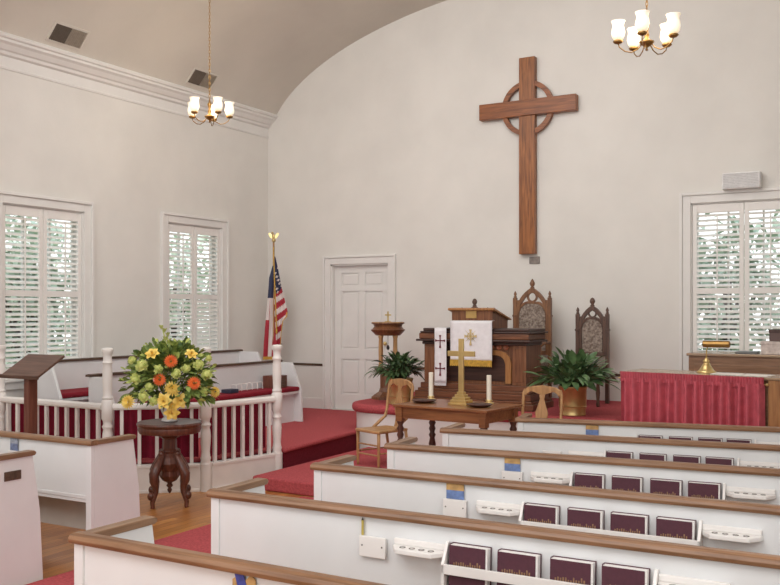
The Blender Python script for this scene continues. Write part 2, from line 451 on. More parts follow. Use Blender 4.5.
def air_vent(name, y0, label):
    t = thing(name, label, 'vent', (0, y0, 0), kind='thing', group='air vents in the vault')
    xa, xb = XL+.205, XL+.34
    pa, pb = Vector((xa, 0, vault(xa))), Vector((xb, 0, vault(xb)))
    d = (pb-pa); L = d.length; d.normalize(); nrm = Vector((d.z, 0, -d.x))   # into the room
    M = Matrix(((d.x, 0, nrm.x, pa.x), (d.y, 1, nrm.y, 0), (d.z, 0, nrm.z, pa.z), (0, 0, 0, 1)))
    L *= 1.0; W = .43
    bm = NB()
    for a, b, c, e in ((-.025, 0, -.025, W+.025), (L, L+.025, -.025, W+.025), (0, L, -.025, 0), (0, L, W, W+.025)): box(bm, a, b, c, e, -.01, .014, M)
    obj('frame', bm, CEIL, t)
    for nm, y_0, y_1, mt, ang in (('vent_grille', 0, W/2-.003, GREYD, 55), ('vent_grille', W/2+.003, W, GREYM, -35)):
        bm = NB(); box(bm, 0, L, y_0, y_1, -.01, .002, M)
        for i in range(9):
            yc = y_0+(i+.5)*(y_1-y_0)/9
            box(bm, .004, L-.004, -.011, .011, -.0012, .0012, M @ Matrix.Translation((0, yc, .009)) @ Matrix.Rotation(rad(ang), 4, 'X'))
        obj(nm, bm, mt, t)
air_vent('air_vent', 6.84, 'brown louvred vent in the vault above the shuttered window close to the lectern')
air_vent('air_vent', 9.03, 'brown louvred vent in the vault behind the chandelier chain')

# ------------------------------------------------------------------ chandeliers
def chandelier(loc, label, rot):
    t = thing('chandelier', label, 'chandelier', loc, rot, 'brass chandeliers')
    top = vault(loc[0])-loc[2]
    bm = NB(); lathe(bm, [(.004, -.085), (.012, -.08), (.006, -.06), (.03, -.045), (.055, -.025), (.06, -.012), (.03, .0), (.014, .015), (.022, .04), (.012, .07), (.018, .10), (.026, .125), (.012, .15), (.006, .19), (.004, .2)], n=16)
    obj('centre_column', bm, BRASSD, t, smooth=True)
    bm = NB(); k = int((top-.2)/.036)
    for i in range(k):
        z = .2+i*.036+.02; a = (i % 2)*PI/2
        pts = [(.009*math.cos(u)*math.cos(a), .009*math.cos(u)*math.sin(a), z+.024*math.sin(u)) for u in [2*PI*q/8 for q in range(9)]]
        tube(bm, pts, .0032, 5)
    obj('chain', bm, BRASSD, t)
    bm = NB(); lathe(bm, [(.01, top-.06), (.05, top-.045), (.062, top-.01), (.062, top+.02)], n=16); obj('ceiling_rose', bm, BRASS, t, smooth=True)
    for i in range(5):
        a = 2*PI*i/5; c, s = math.cos(a), math.sin(a)
        pr = [(.03, -.02), (.07, -.07), (.12, -.095), (.17, -.085), (.215, -.05), (.225, -.02)]
        bm = NB(); tube(bm, [(r*c, r*s, z) for r, z in pr], .0048, 7)
        arm = obj('arm', bm, BRASSD, t, smooth=True)
        bm = NB(); lathe(bm, [(.006, -.025), (.03, -.018), (.042, -.004), (.036, .004), (.02, .008)], .225*c, .225*s, 14); obj('candle_cup', bm, BRASSD, arm, smooth=True)
        bm = NB(); lathe(bm, [(.028, .006), (.046, .03), (.055, .065), (.05, .10), (.044, .122), (.051, .148), (.057, .16), (.053, .161), (.041, .122), (.046, .09)], .225*c, .225*s, 16)
        obj('glass_shade', bm, SHADE, arm, smooth=True)
    L = bpy.data.lights.new('chandelier glow', 'POINT'); L.energy = 13; L.color = (1, .82, .6); L.shadow_soft_size = .25
    lo = bpy.data.objects.new('chandelier_glow', L); C.objects.link(lo); lo.location = (loc[0], loc[1], loc[2]+.1); 
    return t
chandelier((-7.05, 8.1, 3.93), 'brass chandelier with lit glass shades on a long chain before the crown moulding', rad(47))
chandelier((-1.925, 7.45, 3.87), 'brass chandelier with lit glass shades hanging between the cross and the speaker', rad(-12))

# ------------------------------------------------------------------ pews
PL = 3.28
LAY = dict(book=[1.37, 1.59, 1.805, 2.015], cup=[1.135, 2.26], pocket=.885)
def make_pew(s, label, group, shift=0.0, fittings=True, plaque=False, L=PL):
    """s=+1: aisle end at local x=0, running to +x; s=-1 runs to -x. Back panel at y=0, seat towards +y."""
    X = lambda a: s*a
    def bx(bm, a, b, *r): a, b = sorted((X(a), X(b))); return box(bm, a, b, *r)
    t = thing('pew', label, 'pew', group=group)
    bm = NB(); bx(bm, .02, L-.02, 0, .024, .405, .80); bx(bm, .02, L-.02, -.006, 0, .43, .455)
    obj('back_panel', bm, WHITE, t, bevel=.003)
    bm = NB(); bx(bm, .0, .05, -.010, .02, 0, .80); obj('corner_stile', bm, WHITE, t, bevel=.004)
    prof = [(-.024, .796), (-.028, .812), (-.02, .826), (0, .832), (.03, .832), (.044, .824), (.046, .806), (.038, .796)]
    a, b = sorted((X(-.014), X(L))); obj('cap_rail', prism(NB(), prof, a, b, 'x'), CAPX, t, bevel=.002)
    for e in (0, L-.036):
        a, b = sorted((X(e), X(e+.036)))
        obj('end_panel', prism(NB(), [(.02, 0), (.455, 0), (.43, .45), (.375, .80), (.02, .80)], a, b, 'x'), WHITE, t, bevel=.003)
        a, b = sorted((X(e-.014), X(e+.05)))
        obj('end_cap', prism(NB(), [(.04, .797), (.38, .797), (.392, .808), (.392, .818), (.378, .828), (.04, .828)], a, b, 'x'), CAPY, t, bevel=.004)
    bm = NB(); bx(bm, .036, L-.036, .024, .42, .40, .43); obj('seat', bm, WHITE, t, bevel=.006)
    bm = NB(); bx(bm, .036, L-.036, .16, .185, .17, .40); obj('seat_support', bm, mat('seat shade grey', (196, 190, 182), .6, noise=.04), t)  # shade beneath the seat is put into this board's grey
    if fittings:
        d = shift
        bm = NB(); c = LAY['pocket']+d; bx(bm, c-.066, c+.066, -.022, -.006, .622, .712); bx(bm, c-.052, c+.052, -.006, 0, .635, .705)
        pk = obj('card_pocket', bm, WHITE2, t, bevel=.003)
        for q in (-1, 1): obj('pocket_screw', lathe(NB(), [(.004, 0), (.004, .002)], n=8, M=Matrix.Translation((X(c+q*.05), -.022, .672)) @ Matrix.Rotation(rad(90), 4, 'X')), DARKHOLE, pk)
        for c0 in LAY['cup']:
            c = c0+d
            pl = [(X(c-.132), 0), (X(c-.125), -.03), (X(c-.085), -.088), (X(c+.085), -.088), (X(c+.125), -.03), (X(c+.132), 0)]
            bm = NB(); prism(bm, pl if s > 0 else pl[::-1], .672, .694); bx(bm, c-.128, c+.128, -.016, 0, .694, .72)
            cu = obj('cup_holder', bm, WHITE2, t, bevel=.004)
            for q in (-1.5, -.5, .5, 1.5):
                bm = NB(); lathe(bm, [(.0135, .690), (.0135, .6955), (.010, .696), (.0095, .693)], X(c+q*.045), -.05, 12); obj('cup_socket', bm, DARKHOLE, cu)  # grey discs stand in for the shade inside the cup holes
        a0, a1 = 1.256+d, 2.132+d
        bm = NB(); bx(bm, a0, a1, -.066, -.052, .612, .652); bx(bm, a0, a1, -.066, 0, .485, .500); bx(bm, a0, a1, -.066, -.052, .500, .515)
        for e in (a0, a1-.014):
            u0, u1 = sorted((X(e), X(e+.014))); prism(bm, [(0, .485), (-.066, .485), (-.066, .652), (-.018, .735), (0, .735)], u0, u1, 'x')
        obj('hymnal_rack', bm, WHITE2, t, bevel=.002)
    if plaque:
        bm = NB(); a, b = sorted((X(-.008), X(0))); box(bm, a, b, .165, .285, .665, .722); obj('name_plaque', bm, mat('bronze plate', (104, 84, 70), .45, .4, noise=.2, scale=40), t, bevel=.003)
    return t

def make_book(label, group):
    t = thing('hymnal', label, 'book', group=group)
    lean = Matrix.Rotation(rad(-2.5), 4, 'X')
    w, h = .0875, .233
    bm = NB(); box(bm, -w, w, -.003, .0, 0, h, lean); box(bm, -w, -w+.004, -.034, -.003, 0, h, lean); box(bm, -w, w-.012, -.037, -.034, 0, h-.006, lean)
    obj('cover', bm, MAROON, t, bevel=.001)
    bm = NB(); box(bm, -w+.004, w-.004, -.034, -.003, .003, h-.004, lean); obj('page_block', bm, PAGES, t)
    bm = NB(); rr = random.Random(3)
    x = -w+.02
    while x < w-.032:
        hh = .008+.014*rr.random(); box(bm, x, x+.006, -.0376, -.037, .146, .146+hh, lean); x += .0105
    obj('gilt_ornament', bm, GILT, t)
    return t

rows = {2: 3.47, 3: 4.36, 4: 5.25, 5: 6.15, 6: 7.05, 1: 2.52}
ROWN = {6: 'front', 5: 'second', 4: 'third', 3: 'fourth', 2: 'fifth', 1: 'sixth'}
ORD = ['first', 'second', 'third', 'fourth']
PG = 'white pews of the block with hymnal racks'
xr = {1: -2.875, 2: -3.005, 3: -3.015, 4: -3.05, 5: -3.10, 6: -2.87}
ang = {1: -.5, 2: .8, 3: 1.5, 4: 5, 5: 7, 6: 11}
shift = {1: 0, 2: .015, 3: 0, 4: -.035, 5: -.065, 6: -.32}
pshift = {1: -.02, 2: .03, 3: 0, 4: -.03, 5: -.06, 6: -.285}
proto = make_pew(1, '', PG); note_kids(proto)
def on_pew(k, a, b, z):
    v = RZ(rad(ang[k]), (xr[k], rows[k], 0)) @ Vector((a, b, 0)); return (v.x, v.y, z)
def pews():
    for k in (6, 5, 4, 3, 2, 1):
        lab = f'white pew with brown cap rail, {ROWN[k]} row of the block facing the communion table'
        p = proto if k == 3 else dup(proto)
        p['label'] = lab; p.location = (xr[k], rows[k], 0); p.rotation_euler = (0, 0, rad(ang[k]))
        for o in bpy.data.objects:
            if o.parent == p:
                if o.name.startswith('card_pocket'): o.location.x = pshift[k]
                elif o.name.startswith(('cup_holder', 'hymnal_rack')): o.location.x = shift[k]
pews()
bk = make_book('', 'maroon hymnals in the pew racks'); note_kids(bk); first = True
for k in (6, 5, 4, 3, 2):
    for i, x in enumerate(LAY['book']):
        lab = f'maroon hymnal, {ORD[i]} from the aisle in the rack of the {ROWN[k]} pew'
        o = bk if first else dup(bk, None, None, lab)
        first = False; o['label'] = lab; o.location = on_pew(k, x+shift[k]+random.uniform(-.006, .006), -.0125, .5008)
        o.rotation_euler = (0, 0, rad(ang[k]+random.uniform(-1, 1)))
# cards standing in the pockets
def card(k, label, z0=.714):
    t = thing('card', label, 'card', on_pew(k, LAY['pocket']+pshift[k], -.009, z0), rad(ang[k]), group='cards in the pew pockets')
    bm = NB(); box(bm, -.050, .050, -.003, 0, 0, .045); obj('blue_half', bm, BLUE, t)
    bm = NB(); box(bm, -.050, .050, -.003, 0, .045, .079); obj('tan_half', bm, TAN, t)
for k in (6, 4, 3): card(k, f'blue and tan printed card in the pocket of the {ROWN[k]} pew')
t = thing('leaflet', 'violet blue and tan leaflets stuck up from the pocket of the sixth pew', 'leaflet', on_pew(1, .845, -.009, .722))
obj('violet_leaf', prism(NB(), [(-.04, .09), (.0, .085), (.03, 0), (-.01, 0)], -.004, -.001, 'y'), VIOLET, t)
obj('tan_leaf', prism(NB(), [(.01, .05), (.035, .075), (.055, .06), (.06, 0), (.02, 0)], -.0009, .002, 'y'), TAN, t)
obj('tan_leaf', prism(NB(), [(-.045, .05), (-.03, .06), (-.022, 0), (-.045, 0)], -.0009, .002, 'y'), TAN, t)
t = thing('pencil', 'yellow pencil standing beside the card pocket of the fifth pew', 'pencil', on_pew(2, .862, -.012, .714))
bm = NB(); lathe(bm, [(.006, 0), (.006, .065)], n=6); obj('shaft', bm, YELLOW, t)
bm = NB(); lathe(bm, [(.006, .0651), (.001, .077)], n=6); obj('tip', bm, BLACKI, t)

# pews across the aisle
LG = 'white pews across the aisle'
for x_, y, lab, pq in ((-4.84, 4.38, 'white pew with brown cap rail across the aisle, in front of the lectern', False), (-4.83, 3.52, 'white pew with a small bronze plaque on its end panel', True)):
    p = make_pew(-1, lab, LG, fittings=False, plaque=pq); p.location = (x_, y, 0)
    if not pq:
        bm = NB(); box(bm, -.83, -.72, -.022, -.001, .62, .705); obj('card_pocket', bm, WHITE2, p, bevel=.003)
t = thing('card', 'pale blue and grey card in the pew pocket in front of the lectern', 'card', (-4.84-.775, 4.37, .706), group='cards in the pew pockets')
obj('blue_half', box(NB(), -.04, .04, -.003, 0, 0, .05), mat('grey blue print', (128, 140, 176), .6, noise=.3, scale=40), t)
obj('grey_half', box(NB(), -.04, .04, -.003, 0, .05, .085), mat('grey print', (170, 176, 190), .6, noise=.3, scale=40), t)
bm = NB(); M = Matrix.Translation((-5.72, 3.82, .432)) @ Matrix.Rotation(rad(8), 4, 'Z')
o = tag(obj('booklet', box(bm, -.11, .11, -.08, .08, 0, .02, M), PAPER, bevel=.003), 'white booklet lying on the seat of the pew with the bronze plaque', 'booklet')

# ------------------------------------------------------------------ balustrade round the choir
P = [(-8.10, 6.14), (-6.57, 6.13), (-5.88, 6.70), (-5.69, 7.56)]
t = thing('balustrade', 'white turned balustrade with posts enclosing the choir', 'railing')
def post_prof():
    return [(.056, 0), (.056, .26), (.05, .262), (.044, .29), (.05, .31), (.044, .33), (.04, .37), (.046, .45), (.049, .52), (.044, .57), (.038, .60), (.05, .625), (.038, .65), (.042, .68), (.055, .70), (.055, .86), (.044, .875), (.05, .895), (.04, .915), (.042, .98), (.046, 1.08), (.044, 1.16), (.038, 1.20), (.05, 1.22), (.038, 1.24), (.042, 1.30), (.05, 1.31), (.054, 1.33), (.054, 1.345), (.04, 1.356), (.005, 1.36)]
for x, y in P:
    bm = NB(); lathe(bm, post_prof(), x, y, 16); obj('post', bm, RAILW, t, smooth='auto')
for (x0, y0), (x1, y1), nb in ((P[0], P[1], 10), (P[1], P[2], 5), (P[2], P[3], 7)):
    d = Vector((x1-x0, y1-y0, 0)); L = d.length; M = RZ(math.atan2(d.y, d.x), (x0, y0, 0))
    g = .05; sh = .012
    obj('top_rail', prism(NB(), [(-.032, .782), (.032, .782), (.04, .80), (.036, .825), (.015, .838), (-.015, .838), (-.036, .825), (-.04, .80)], g, L-g, 'x', M), RAILW, t)
    bm = NB(); box(bm, g, L-g, -.035, .035, 0, .235, M); box(bm, g, L-g, -.045, .045, .235, .262, M); box(bm, g, L-g, -.042, .042, 0, .03, M); obj('plinth', bm, RAILW, t, bevel=.003)
    for i in range(nb):
        q = g+(L-2*g)*(i+.5)/nb
        obj('baluster', box(NB(), q-.016, q+.016, -.016, .016, .258, .79, M), RAILW, t, bevel=.003)

def drape(name, path, z0, z1, mt, label, cat, amp=.016, freq=11, parent=None, head=0):
    """Pleated cloth hung along a straight path (two points)."""
    (x0, y0), (x1, y1) = path
    d = Vector((x1-x0, y1-y0, 0)); L = d.length; u = d.normalized(); nn = Vector((-u.y, u.x, 0))
    bm = NB(); n = int(L/.006); rowsz = [z0+(z1-z0)*i/7 for i in range(8)]
    rr = random.Random(5); ph = [0]
    for i in range(n): ph.append(ph[-1]+freq*2*PI*L/n*(.65+.7*rr.random()))
    grid = []
    for zi, z in enumerate(rowsz):
        f = 1-(z-z0)/(z1-z0); row = []
        for i in range(n+1):
            a = amp*(.55+.45*f)*math.sin(ph[i]+.25*math.sin(z*6+i*.3))+amp*.35*math.sin(ph[i]*.37+1)
            row.append(bm.verts.new(Vector((x0, y0, z))+u*(L*i/n)+nn*a))
        grid.append(row)
    for a, b in zip(grid, grid[1:]):
        for i in range(n): bm.faces.new([a[i], a[i+1], b[i+1], b[i]])
    o = obj(name, bm, mt, parent, smooth=True)
    if label: tag(o, label, cat)
    return o
def inset(p, q, k):
    d = (Vector(q)-Vector(p)).normalized(); n = Vector((-d.y, d.x))*k
    return (tuple(Vector(p)+n+d*.05), tuple(Vector(q)+n-d*.07))
drape('curtain', inset(P[0], P[1], .085), .31, .80, DRAPE, 'crimson curtain hung behind the balusters by the lectern', 'curtain')
drape('curtain', inset(P[1], P[2], .085), .31, .80, DRAPE, 'crimson curtain hung behind the balusters at the flower table', 'curtain')
drape('curtain', inset(P[2], (P[3][0], P[3][1]), .085), .31, .80, DRAPE, 'crimson curtain hung behind the balusters beside the carpeted step', 'curtain')

# ------------------------------------------------------------------ choir pews (facing the centre: back along -x, running along y)
def choir_pew(label, x, y0, y1, z, dp=.47):
    t = thing('choir_pew', label, 'pew', (x, y0, z), group='choir pews')
    L = y1-y0
    obj('back_panel', box(NB(), 0, .03, 0, L, 0, .745), WHITE, t, bevel=.003)
    obj('cap_rail', prism(NB(), [(-.02, .745), (-.02, .765), (.02, .774), (.05, .768), (.05, .745)], -.02, L+.02, 'y'), DARKRAIL, t)
    for e in (0, L-.035):
        obj('end_panel', prism(NB(), [(.03, 0), (dp+.03, 0), (dp+.01, .40), (dp-.05, .55), (dp-.13, .745), (.03, .745)], e, e+.035, 'y'), WHITE, t, bevel=.003)
    obj('seat', box(NB(), .03, dp-.01, .035, L-.035, .36, .39), WHITE, t)
    obj('seat_support', box(NB(), dp-.11, dp-.09, .035, L-.035, 0, .36), WHITE, t)
    obj('cushion', box(NB(), .05, dp+.005, .04, L-.04, .39, .445), CUSH, t, bevel=.02, seg=3)
    return t
choir_pew('long white choir pew with brown cap against the windowed wall', -8.19, 6.55, 10.02, .4)
choir_pew('white choir pew with red cushion just behind the balustrade', -7.20, 6.47, 9.60, Z2, .36)
o = tag(obj('navy_book', box(NB(), -7.06, -6.93, 8.31, 8.47, .748, .79, ), NAVY, bevel=.004), 'navy blue book lying on the red choir cushion beside the flowers', 'book')
t = thing('wire_rack', 'low white wire rack on the red choir cushion between the books', 'rack', (-7.09, 8.52, .748))
for i in range(6): obj('wire_arch', tube(NB(), [(0, i*.1, 0), (0, i*.1, .075), (.03, i*.1+.015, .085), (.06, i*.1+.03, .075), (.06, i*.1+.03, 0)], .004, 6), WHITE2, t)
obj('base_wire', tube(NB(), [(0, -.01, .004), (0, .52, .004)], .004, 6), WHITE2, t)
t = thing('book_box', 'brown wooden box of stacked books on the choir cushion near the end post', 'box', (-7.0, 9.26, .748))
bm = NB()
for a in ((-.10, .10, -.115, -.103, 0, .15), (-.10, .10, .103, .115, 0, .15), (-.10, .10, -.103, .103, 0, .012), (-.10, .10, -.103, .103, .138, .15), (-.10, -.09, -.103, .103, .012, .138)): box(bm, *a)
obj('case', bm, LECTZ, t)
for i in range(4): obj('book', box(NB(), -.085, .095, -.098, .098, .0135+i*.031, .0135+i*.031+.027), mat('brown book cloth', (118, 92, 78), .7, noise=.2), t, bevel=.002)

# ------------------------------------------------------------------ lectern beside the pews
t = thing('lectern', 'brown lectern with a slanted board on a square post by the balustrade', 'lectern', (-6.58, 5.27, 0))
obj('post', box(NB(), -.034, .034, -.03, .06, .03, 1.17), LECTZ, t, bevel=.006)
bm = NB(); box(bm, -.20, .20, -.035, .065, 0, .05); box(bm, -.05, .05, -.20, .22, 0, .05); obj('foot', bm, LECTZ, t, bevel=.006)
M = Matrix.Translation((-.02, -.06, 1.145)) @ Matrix.Rotation(rad(31), 4, 'X')
bm = NB(); box(bm, -.235, .225, -.02, .31, 0, .022, M); obj('board', bm, LECT, t, bevel=.004)
bm = NB(); box(bm, -.24, .24, -.035, -.02, 0, .036, M); obj('ledge', bm, LECT, t, bevel=.003)

# ------------------------------------------------------------------ flower table and arrangement
FX, FY = -5.73, 6.06
t = thing('pedestal_table', 'carved dark mahogany table with four scrolled legs under the flowers', 'table', (FX, FY, 0), rad(43))
bm = NB(); lathe(bm, [(.22, .63), (.262, .638), (.272, .665), (.268, .69), (.278, .70), (.284, .715), (.276, .73), (.20, .733)], n=40); obj('table_top', bm, VICT, t, smooth='auto')
bm = NB(); lathe(bm, [(.03, .20), (.06, .215), (.09, .26), (.085, .30), (.10, .33), (.115, .37), (.10, .42), (.075, .455), (.085, .475), (.066, .50), (.062, .585), (.09, .60), (.10, .632)], n=8); obj('pedestal', bm, VICT, t, bevel=.004)
bm = NB(); lathe(bm, [(.002, .10), (.014, .115), (.022, .135), (.012, .15), (.03, .17), (.018, .19), (.03, .205)], n=12); obj('drop_finial', bm, TABLED, t, smooth=True)
for i in range(4):
    a = PI/4+i*PI/2; c, s = math.cos(a), math.sin(a)
    pr = [(.05, .47, .02), (.085, .45, .03), (.115, .40, .036), (.15, .35, .042), (.185, .29, .044), (.185, .23, .038), (.165, .18, .03), (.165, .14, .026), (.19, .09, .024), (.205, .05, .02), (.20, .015, .018), (.205, 0, .018)]
    bm = NB(); tube(bm, [(r*c, r*s, z) for r, z, _ in pr], [q for *_, q in pr], 8)
    ball(bm, (.098*c, .098*s, .455), (.028, .028, .032)); leg = obj('leg', bm, VICT, t, smooth=True)
    bm = NB(); ball(bm, (.222*c, .222*s, .11), (.03, .03, .036)); obj('leg_scroll', bm, VICT, leg, smooth=True)

def leaf(bm, base, d, L, w, droop=.3, fold=.15, n=5, tip=.0, roll=0):
    d = Vector(d).normalized(); up = Vector((0, 0, 1)) if abs(d.z) < .95 else Vector((1, 0, 0))
    s = d.cross(up).normalized(); nr = s.cross(d).normalized()
    if roll: R = Matrix.Rotation(roll, 3, d); s, nr = R @ s, R @ nr
    p = Vector(base); prev = None
    for i in range(n+1):
        f = i/n
        ww = w*math.sin(PI*min(.97, .08+f*.9))**.8 if i < n else w*.03
        c = Vector(base)+d*L*f-Vector((0, 0, 1))*droop*L*f*f
        cur = [bm.verts.new(c-s*ww+nr*fold*ww), bm.verts.new(c), bm.verts.new(c+s*ww+nr*fold*ww)]
        if prev:
            bm.faces.new([prev[0], prev[1], cur[1], cur[0]]); bm.faces.new([prev[1], prev[2], cur[2], cur[1]])
        prev = cur

t = thing('flower_arrangement', 'tall arrangement of yellow lilies and orange gerberas in a white vase', 'flowers', (FX, FY, .734))
bm = NB(); lathe(bm, [(.062, 0), (.075, .006), (.07, .02), (.05, .04), (.07, .08), (.088, .13), (.084, .17), (.092, .185), (.086, .186), (.076, .16)], n=24); obj('vase', bm, VASE, t, smooth=True)
rr = random.Random(11)
CR = Vector((C_ := .727, .687, 0))       # along the picture of the arrangement, used only to spread the stems
bm = NB()
for i in range(950):
    th = rr.uniform(0, 2*PI); ph = rr.uniform(-.25, 1)
    dv = Vector((math.cos(th)*math.cos(ph*1.35), math.sin(th)*math.cos(ph*1.35), math.sin(ph*1.35)))
    R_ = Vector((dv.x*.36, dv.y*.26, dv.z*.40))*rr.uniform(.45, .97)
    # widen along CR
    k = R_.dot(CR); R_ = R_+CR*k*.22
    b = Vector((0, 0, .30))+R_
    d2 = (dv+Vector((rr.uniform(-.5, .5), rr.uniform(-.5, .5), rr.uniform(-.3, .5))))
    leaf(bm, b, d2, rr.uniform(.06, .125), rr.uniform(.014, .028), rr.uniform(.1, .5), .2, 4, roll=rr.uniform(-1, 1))
obj('foliage', bm, LEAFY, t, smooth=True)
bm = NB()
for i in range(260):
    th = rr.uniform(0, 2*PI); ph = rr.uniform(-.25, 1)
    dv = Vector((math.cos(th)*math.cos(ph*1.35), math.sin(th)*math.cos(ph*1.35), math.sin(ph*1.35)))
    R_ = Vector((dv.x*.38, dv.y*.28, dv.z*.42))*rr.uniform(.75, 1.0); R_ = R_+CR*R_.dot(CR)*.22
    leaf(bm, Vector((0, 0, .30))+R_, dv+Vector((rr.uniform(-.6, .6), rr.uniform(-.6, .6), rr.uniform(-.3, .6))), rr.uniform(.04, .08), rr.uniform(.012, .02), .2, .2, 4, roll=rr.uniform(-1, 1))
obj('young_foliage', bm, mat('young yellow green leaf', (196, 204, 112), .5, scale=16, col2=(130, 152, 70)), t, smooth=True)
bm = NB()
for i in range(60):
    th = rr.uniform(0, 2*PI); e = rr.uniform(.2, 1.3)
    dv = Vector((math.cos(th)*math.cos(e), math.sin(th)*math.cos(e), math.sin(e)*1.1))
    tube(bm, [Vector((dv.x*.03, dv.y*.03, .15)), Vector((dv.x*.16, dv.y*.16, .24+dv.z*.08)), Vector((dv.x*.34, dv.y*.28, .30+dv.z*.30))], .0035, 5)
obj('stems', bm, LEAFY, t)
def from_axis(h, v, dpt):
    """Place a bloom: h across the arrangement, v height above the table, dpt towards the nave."""
    return Vector((.727*h+.687*dpt, .687*h-.727*dpt, v))
TOW = Vector((.687, -.727, .25)).normalized()
def bloom(kind, h, v, dpt, r, tilt=(0, 0)):
    c = from_axis(h, v, dpt); ax = (TOW+Vector((.727, .687, 0))*tilt[0]+Vector((0, 0, 1))*tilt[1]).normalized()
    q = ax.to_track_quat('Z', 'Y').to_matrix().to_4x4(); M = Matrix.Translation(c) @ q
    bm = NB()
    if kind == 'orange':
        for layer, (nn, rr_, e) in enumerate(((18, r, .12), (14, r*.75, .35), (10, r*.5, .7))):
            for i in range(nn):
                a = 2*PI*i/nn+layer*.2; d = Vector((math.cos(a), math.sin(a), e)); leaf(bm, d*.004, d, rr_, r*.14, .0, .1, 3)
        bm.transform(M); f = obj('gerbera_bloom', bm, OPET, t, smooth=True)
        bm = NB(); ball(bm, (0, 0, r*.28), (r*.2, r*.2, r*.12)); bm.transform(M); obj('bloom_centre', bm, CENT, f, smooth=True)
    elif kind == 'lily':
        for i in range(6):
            a = 2*PI*i/6; d = Vector((math.cos(a), math.sin(a), .55)); leaf(bm, d*.005, d, r*1.15, r*.36, .35, .25, 5)
        for i in range(6):
            a = 2*PI*i/6+.5; d = Vector((math.cos(a), math.sin(a), 1.1)); leaf(bm, d*.005, d, r*.8, r*.3, .2, .25, 4)
        bm.transform(M); f = obj('lily_bloom', bm, YPET, t, smooth=True)
        bm = NB()
        for i in range(5):
            a = 2*PI*i/5; tube(bm, [(0, 0, 0), (math.cos(a)*r*.12, math.sin(a)*r*.12, r*.7)], .003, 5)
        bm.transform(M); obj('stamen', bm, GOLD, f)
    elif kind == 'mum':
        for layer in range(5):
            nn = 16-layer*2
            for i in range(nn):
                a = 2*PI*i/nn+layer*.3; e = -.1+layer*.38; d = Vector((math.cos(a), math.sin(a), e)); leaf(bm, d*.005, d, r*(1-.1*layer), r*.13, .0, .25, 3)
        bm.transform(M); obj('chrysanthemum_bloom', bm, YPET, t, smooth=True)
    else:
        for i in range(26):
            z = rr.uniform(-.2, 1); a = rr.uniform(0, 2*PI); k = math.sqrt(max(0, 1-z*z)); d = Vector((k*math.cos(a), k*math.sin(a), z))
            leaf(bm, d*r*.35, d, r*.62, r*.28, .1, .3, 3)
        ball(bm, (0, 0, r*.25), (r*.62, r*.62, r*.5), 12, 8)
        bm.transform(M); obj('pale_green_bloom', bm, LEAFL, t, smooth=True)
S_ = .00885      # metres per picture pixel at the table
def fl(kind, u, v, r, dpt=None, tilt=(0, 0)):
    h = (u-169)*S_; z = (421-v)*S_-.01
    if dpt is None: dpt = .25*math.sqrt(max(0, 1-(h/.5)**2-((z-.36)/.55)**2)) + .03
    bloom(kind, h, z, dpt, r, tilt)
fl('orange', 170, 359, .058); fl('orange', 159.5, 376.5, .055); fl('orange', 191.5, 380, .058, .33)
fl('lily', 153, 352.5, .062, tilt=(-.3, .8)); fl('mum', 130, 398, .062, tilt=(-.5, 0)); fl('mum', 171.5, 385, .068)
fl('lily', 164, 397, .072, tilt=(-.2, -.1)); fl('lily', 178, 397, .07, tilt=(.3, -.1)); fl('mum', 171.5, 402, .05); fl('lily', 171, 408, .068, tilt=(0, -.5))
fl('mum', 212, 390, .05, tilt=(.6, 0)); fl('lily', 189, 353, .055, tilt=(.3, .7))
for u, v, r in ((143, 363, .06), (137, 376, .055), (144.6, 393, .055), (154, 397, .045), (196, 363, .055), (204, 373, .055), (175, 371, .05), (202, 389, .045), (134, 358, .04), (158, 366, .045), (184, 366, .045), (150, 383, .04), (206, 357, .035)): fl('pale', u, v, r)
bm = NB()
for u, v in ((168, 350), (168, 343), (167, 337), (164, 333), (161, 330), (170, 346), (165, 341)):
    c = from_axis((u-169)*S_, (421-v)*S_, .02)
    for i in range(6):
        a = rr.uniform(0, 2*PI); leaf(bm, c, Vector((math.cos(a)*.6, math.sin(a)*.6, .9)), .055, .013, .1, .3, 3)
tube(bm, [from_axis(0, .25, .0), from_axis(-.005, .6, .02), from_axis(-.06, .80, .02)], .005, 6)
obj('tall_spike', bm, LEAFL, t, smooth=True)

# ------------------------------------------------------------------ flag
FLX, FLY = -7.9, 10.42
t = thing('flagpole', 'draped striped and starred flag with gold fringe on an eagle topped pole', 'flag', (FLX, FLY, Z2))
H = 2.36
bm = NB(); lathe(bm, [(.0, 0), (.15, 0), (.16, .02), (.12, .05), (.05, .075), (.03, .11), (.02, .12)], n=20); obj('base', bm, BRASSD, t, smooth=True)
bm = NB(); lathe(bm, [(.0135, .1), (.0135, H)], n=10); obj('pole', bm, OAK, t, smooth=True)
bm = NB(); ball(bm, (0, 0, H+.03), .03); ball(bm, (0, -.005, H+.085), (.02, .022, .045)); ball(bm, (.0, -.03, H+.135), (.014, .02, .014))
for s in (-1, 1):
    prism(bm, [(s*.012, H+.09), (s*.05, H+.14), (s*.075, H+.13), (s*.062, H+.09), (s*.04, H+.06), (s*.012, H+.055)], -.006, .006, 'y', Matrix.Rotation(rad(30), 4, 'Z'))
obj('eagle_finial', bm, BRASS, t, smooth='auto')
RED, WHT, BLU, GLD = srgb(168, 44, 58), srgb(226, 214, 210), srgb(52, 56, 84), srgb(204, 160, 70)
PXM = .0140
vx = Vector((.866, .5, 0)); vy = Vector((.5, -.866, 0))
def interp(tab, v):
    for (a, x), (b, y) in zip(tab, tab[1:]):
        if v <= b: return x+(y-x)*max(0, (v-a))/(b-a)
    return tab[-1][1]
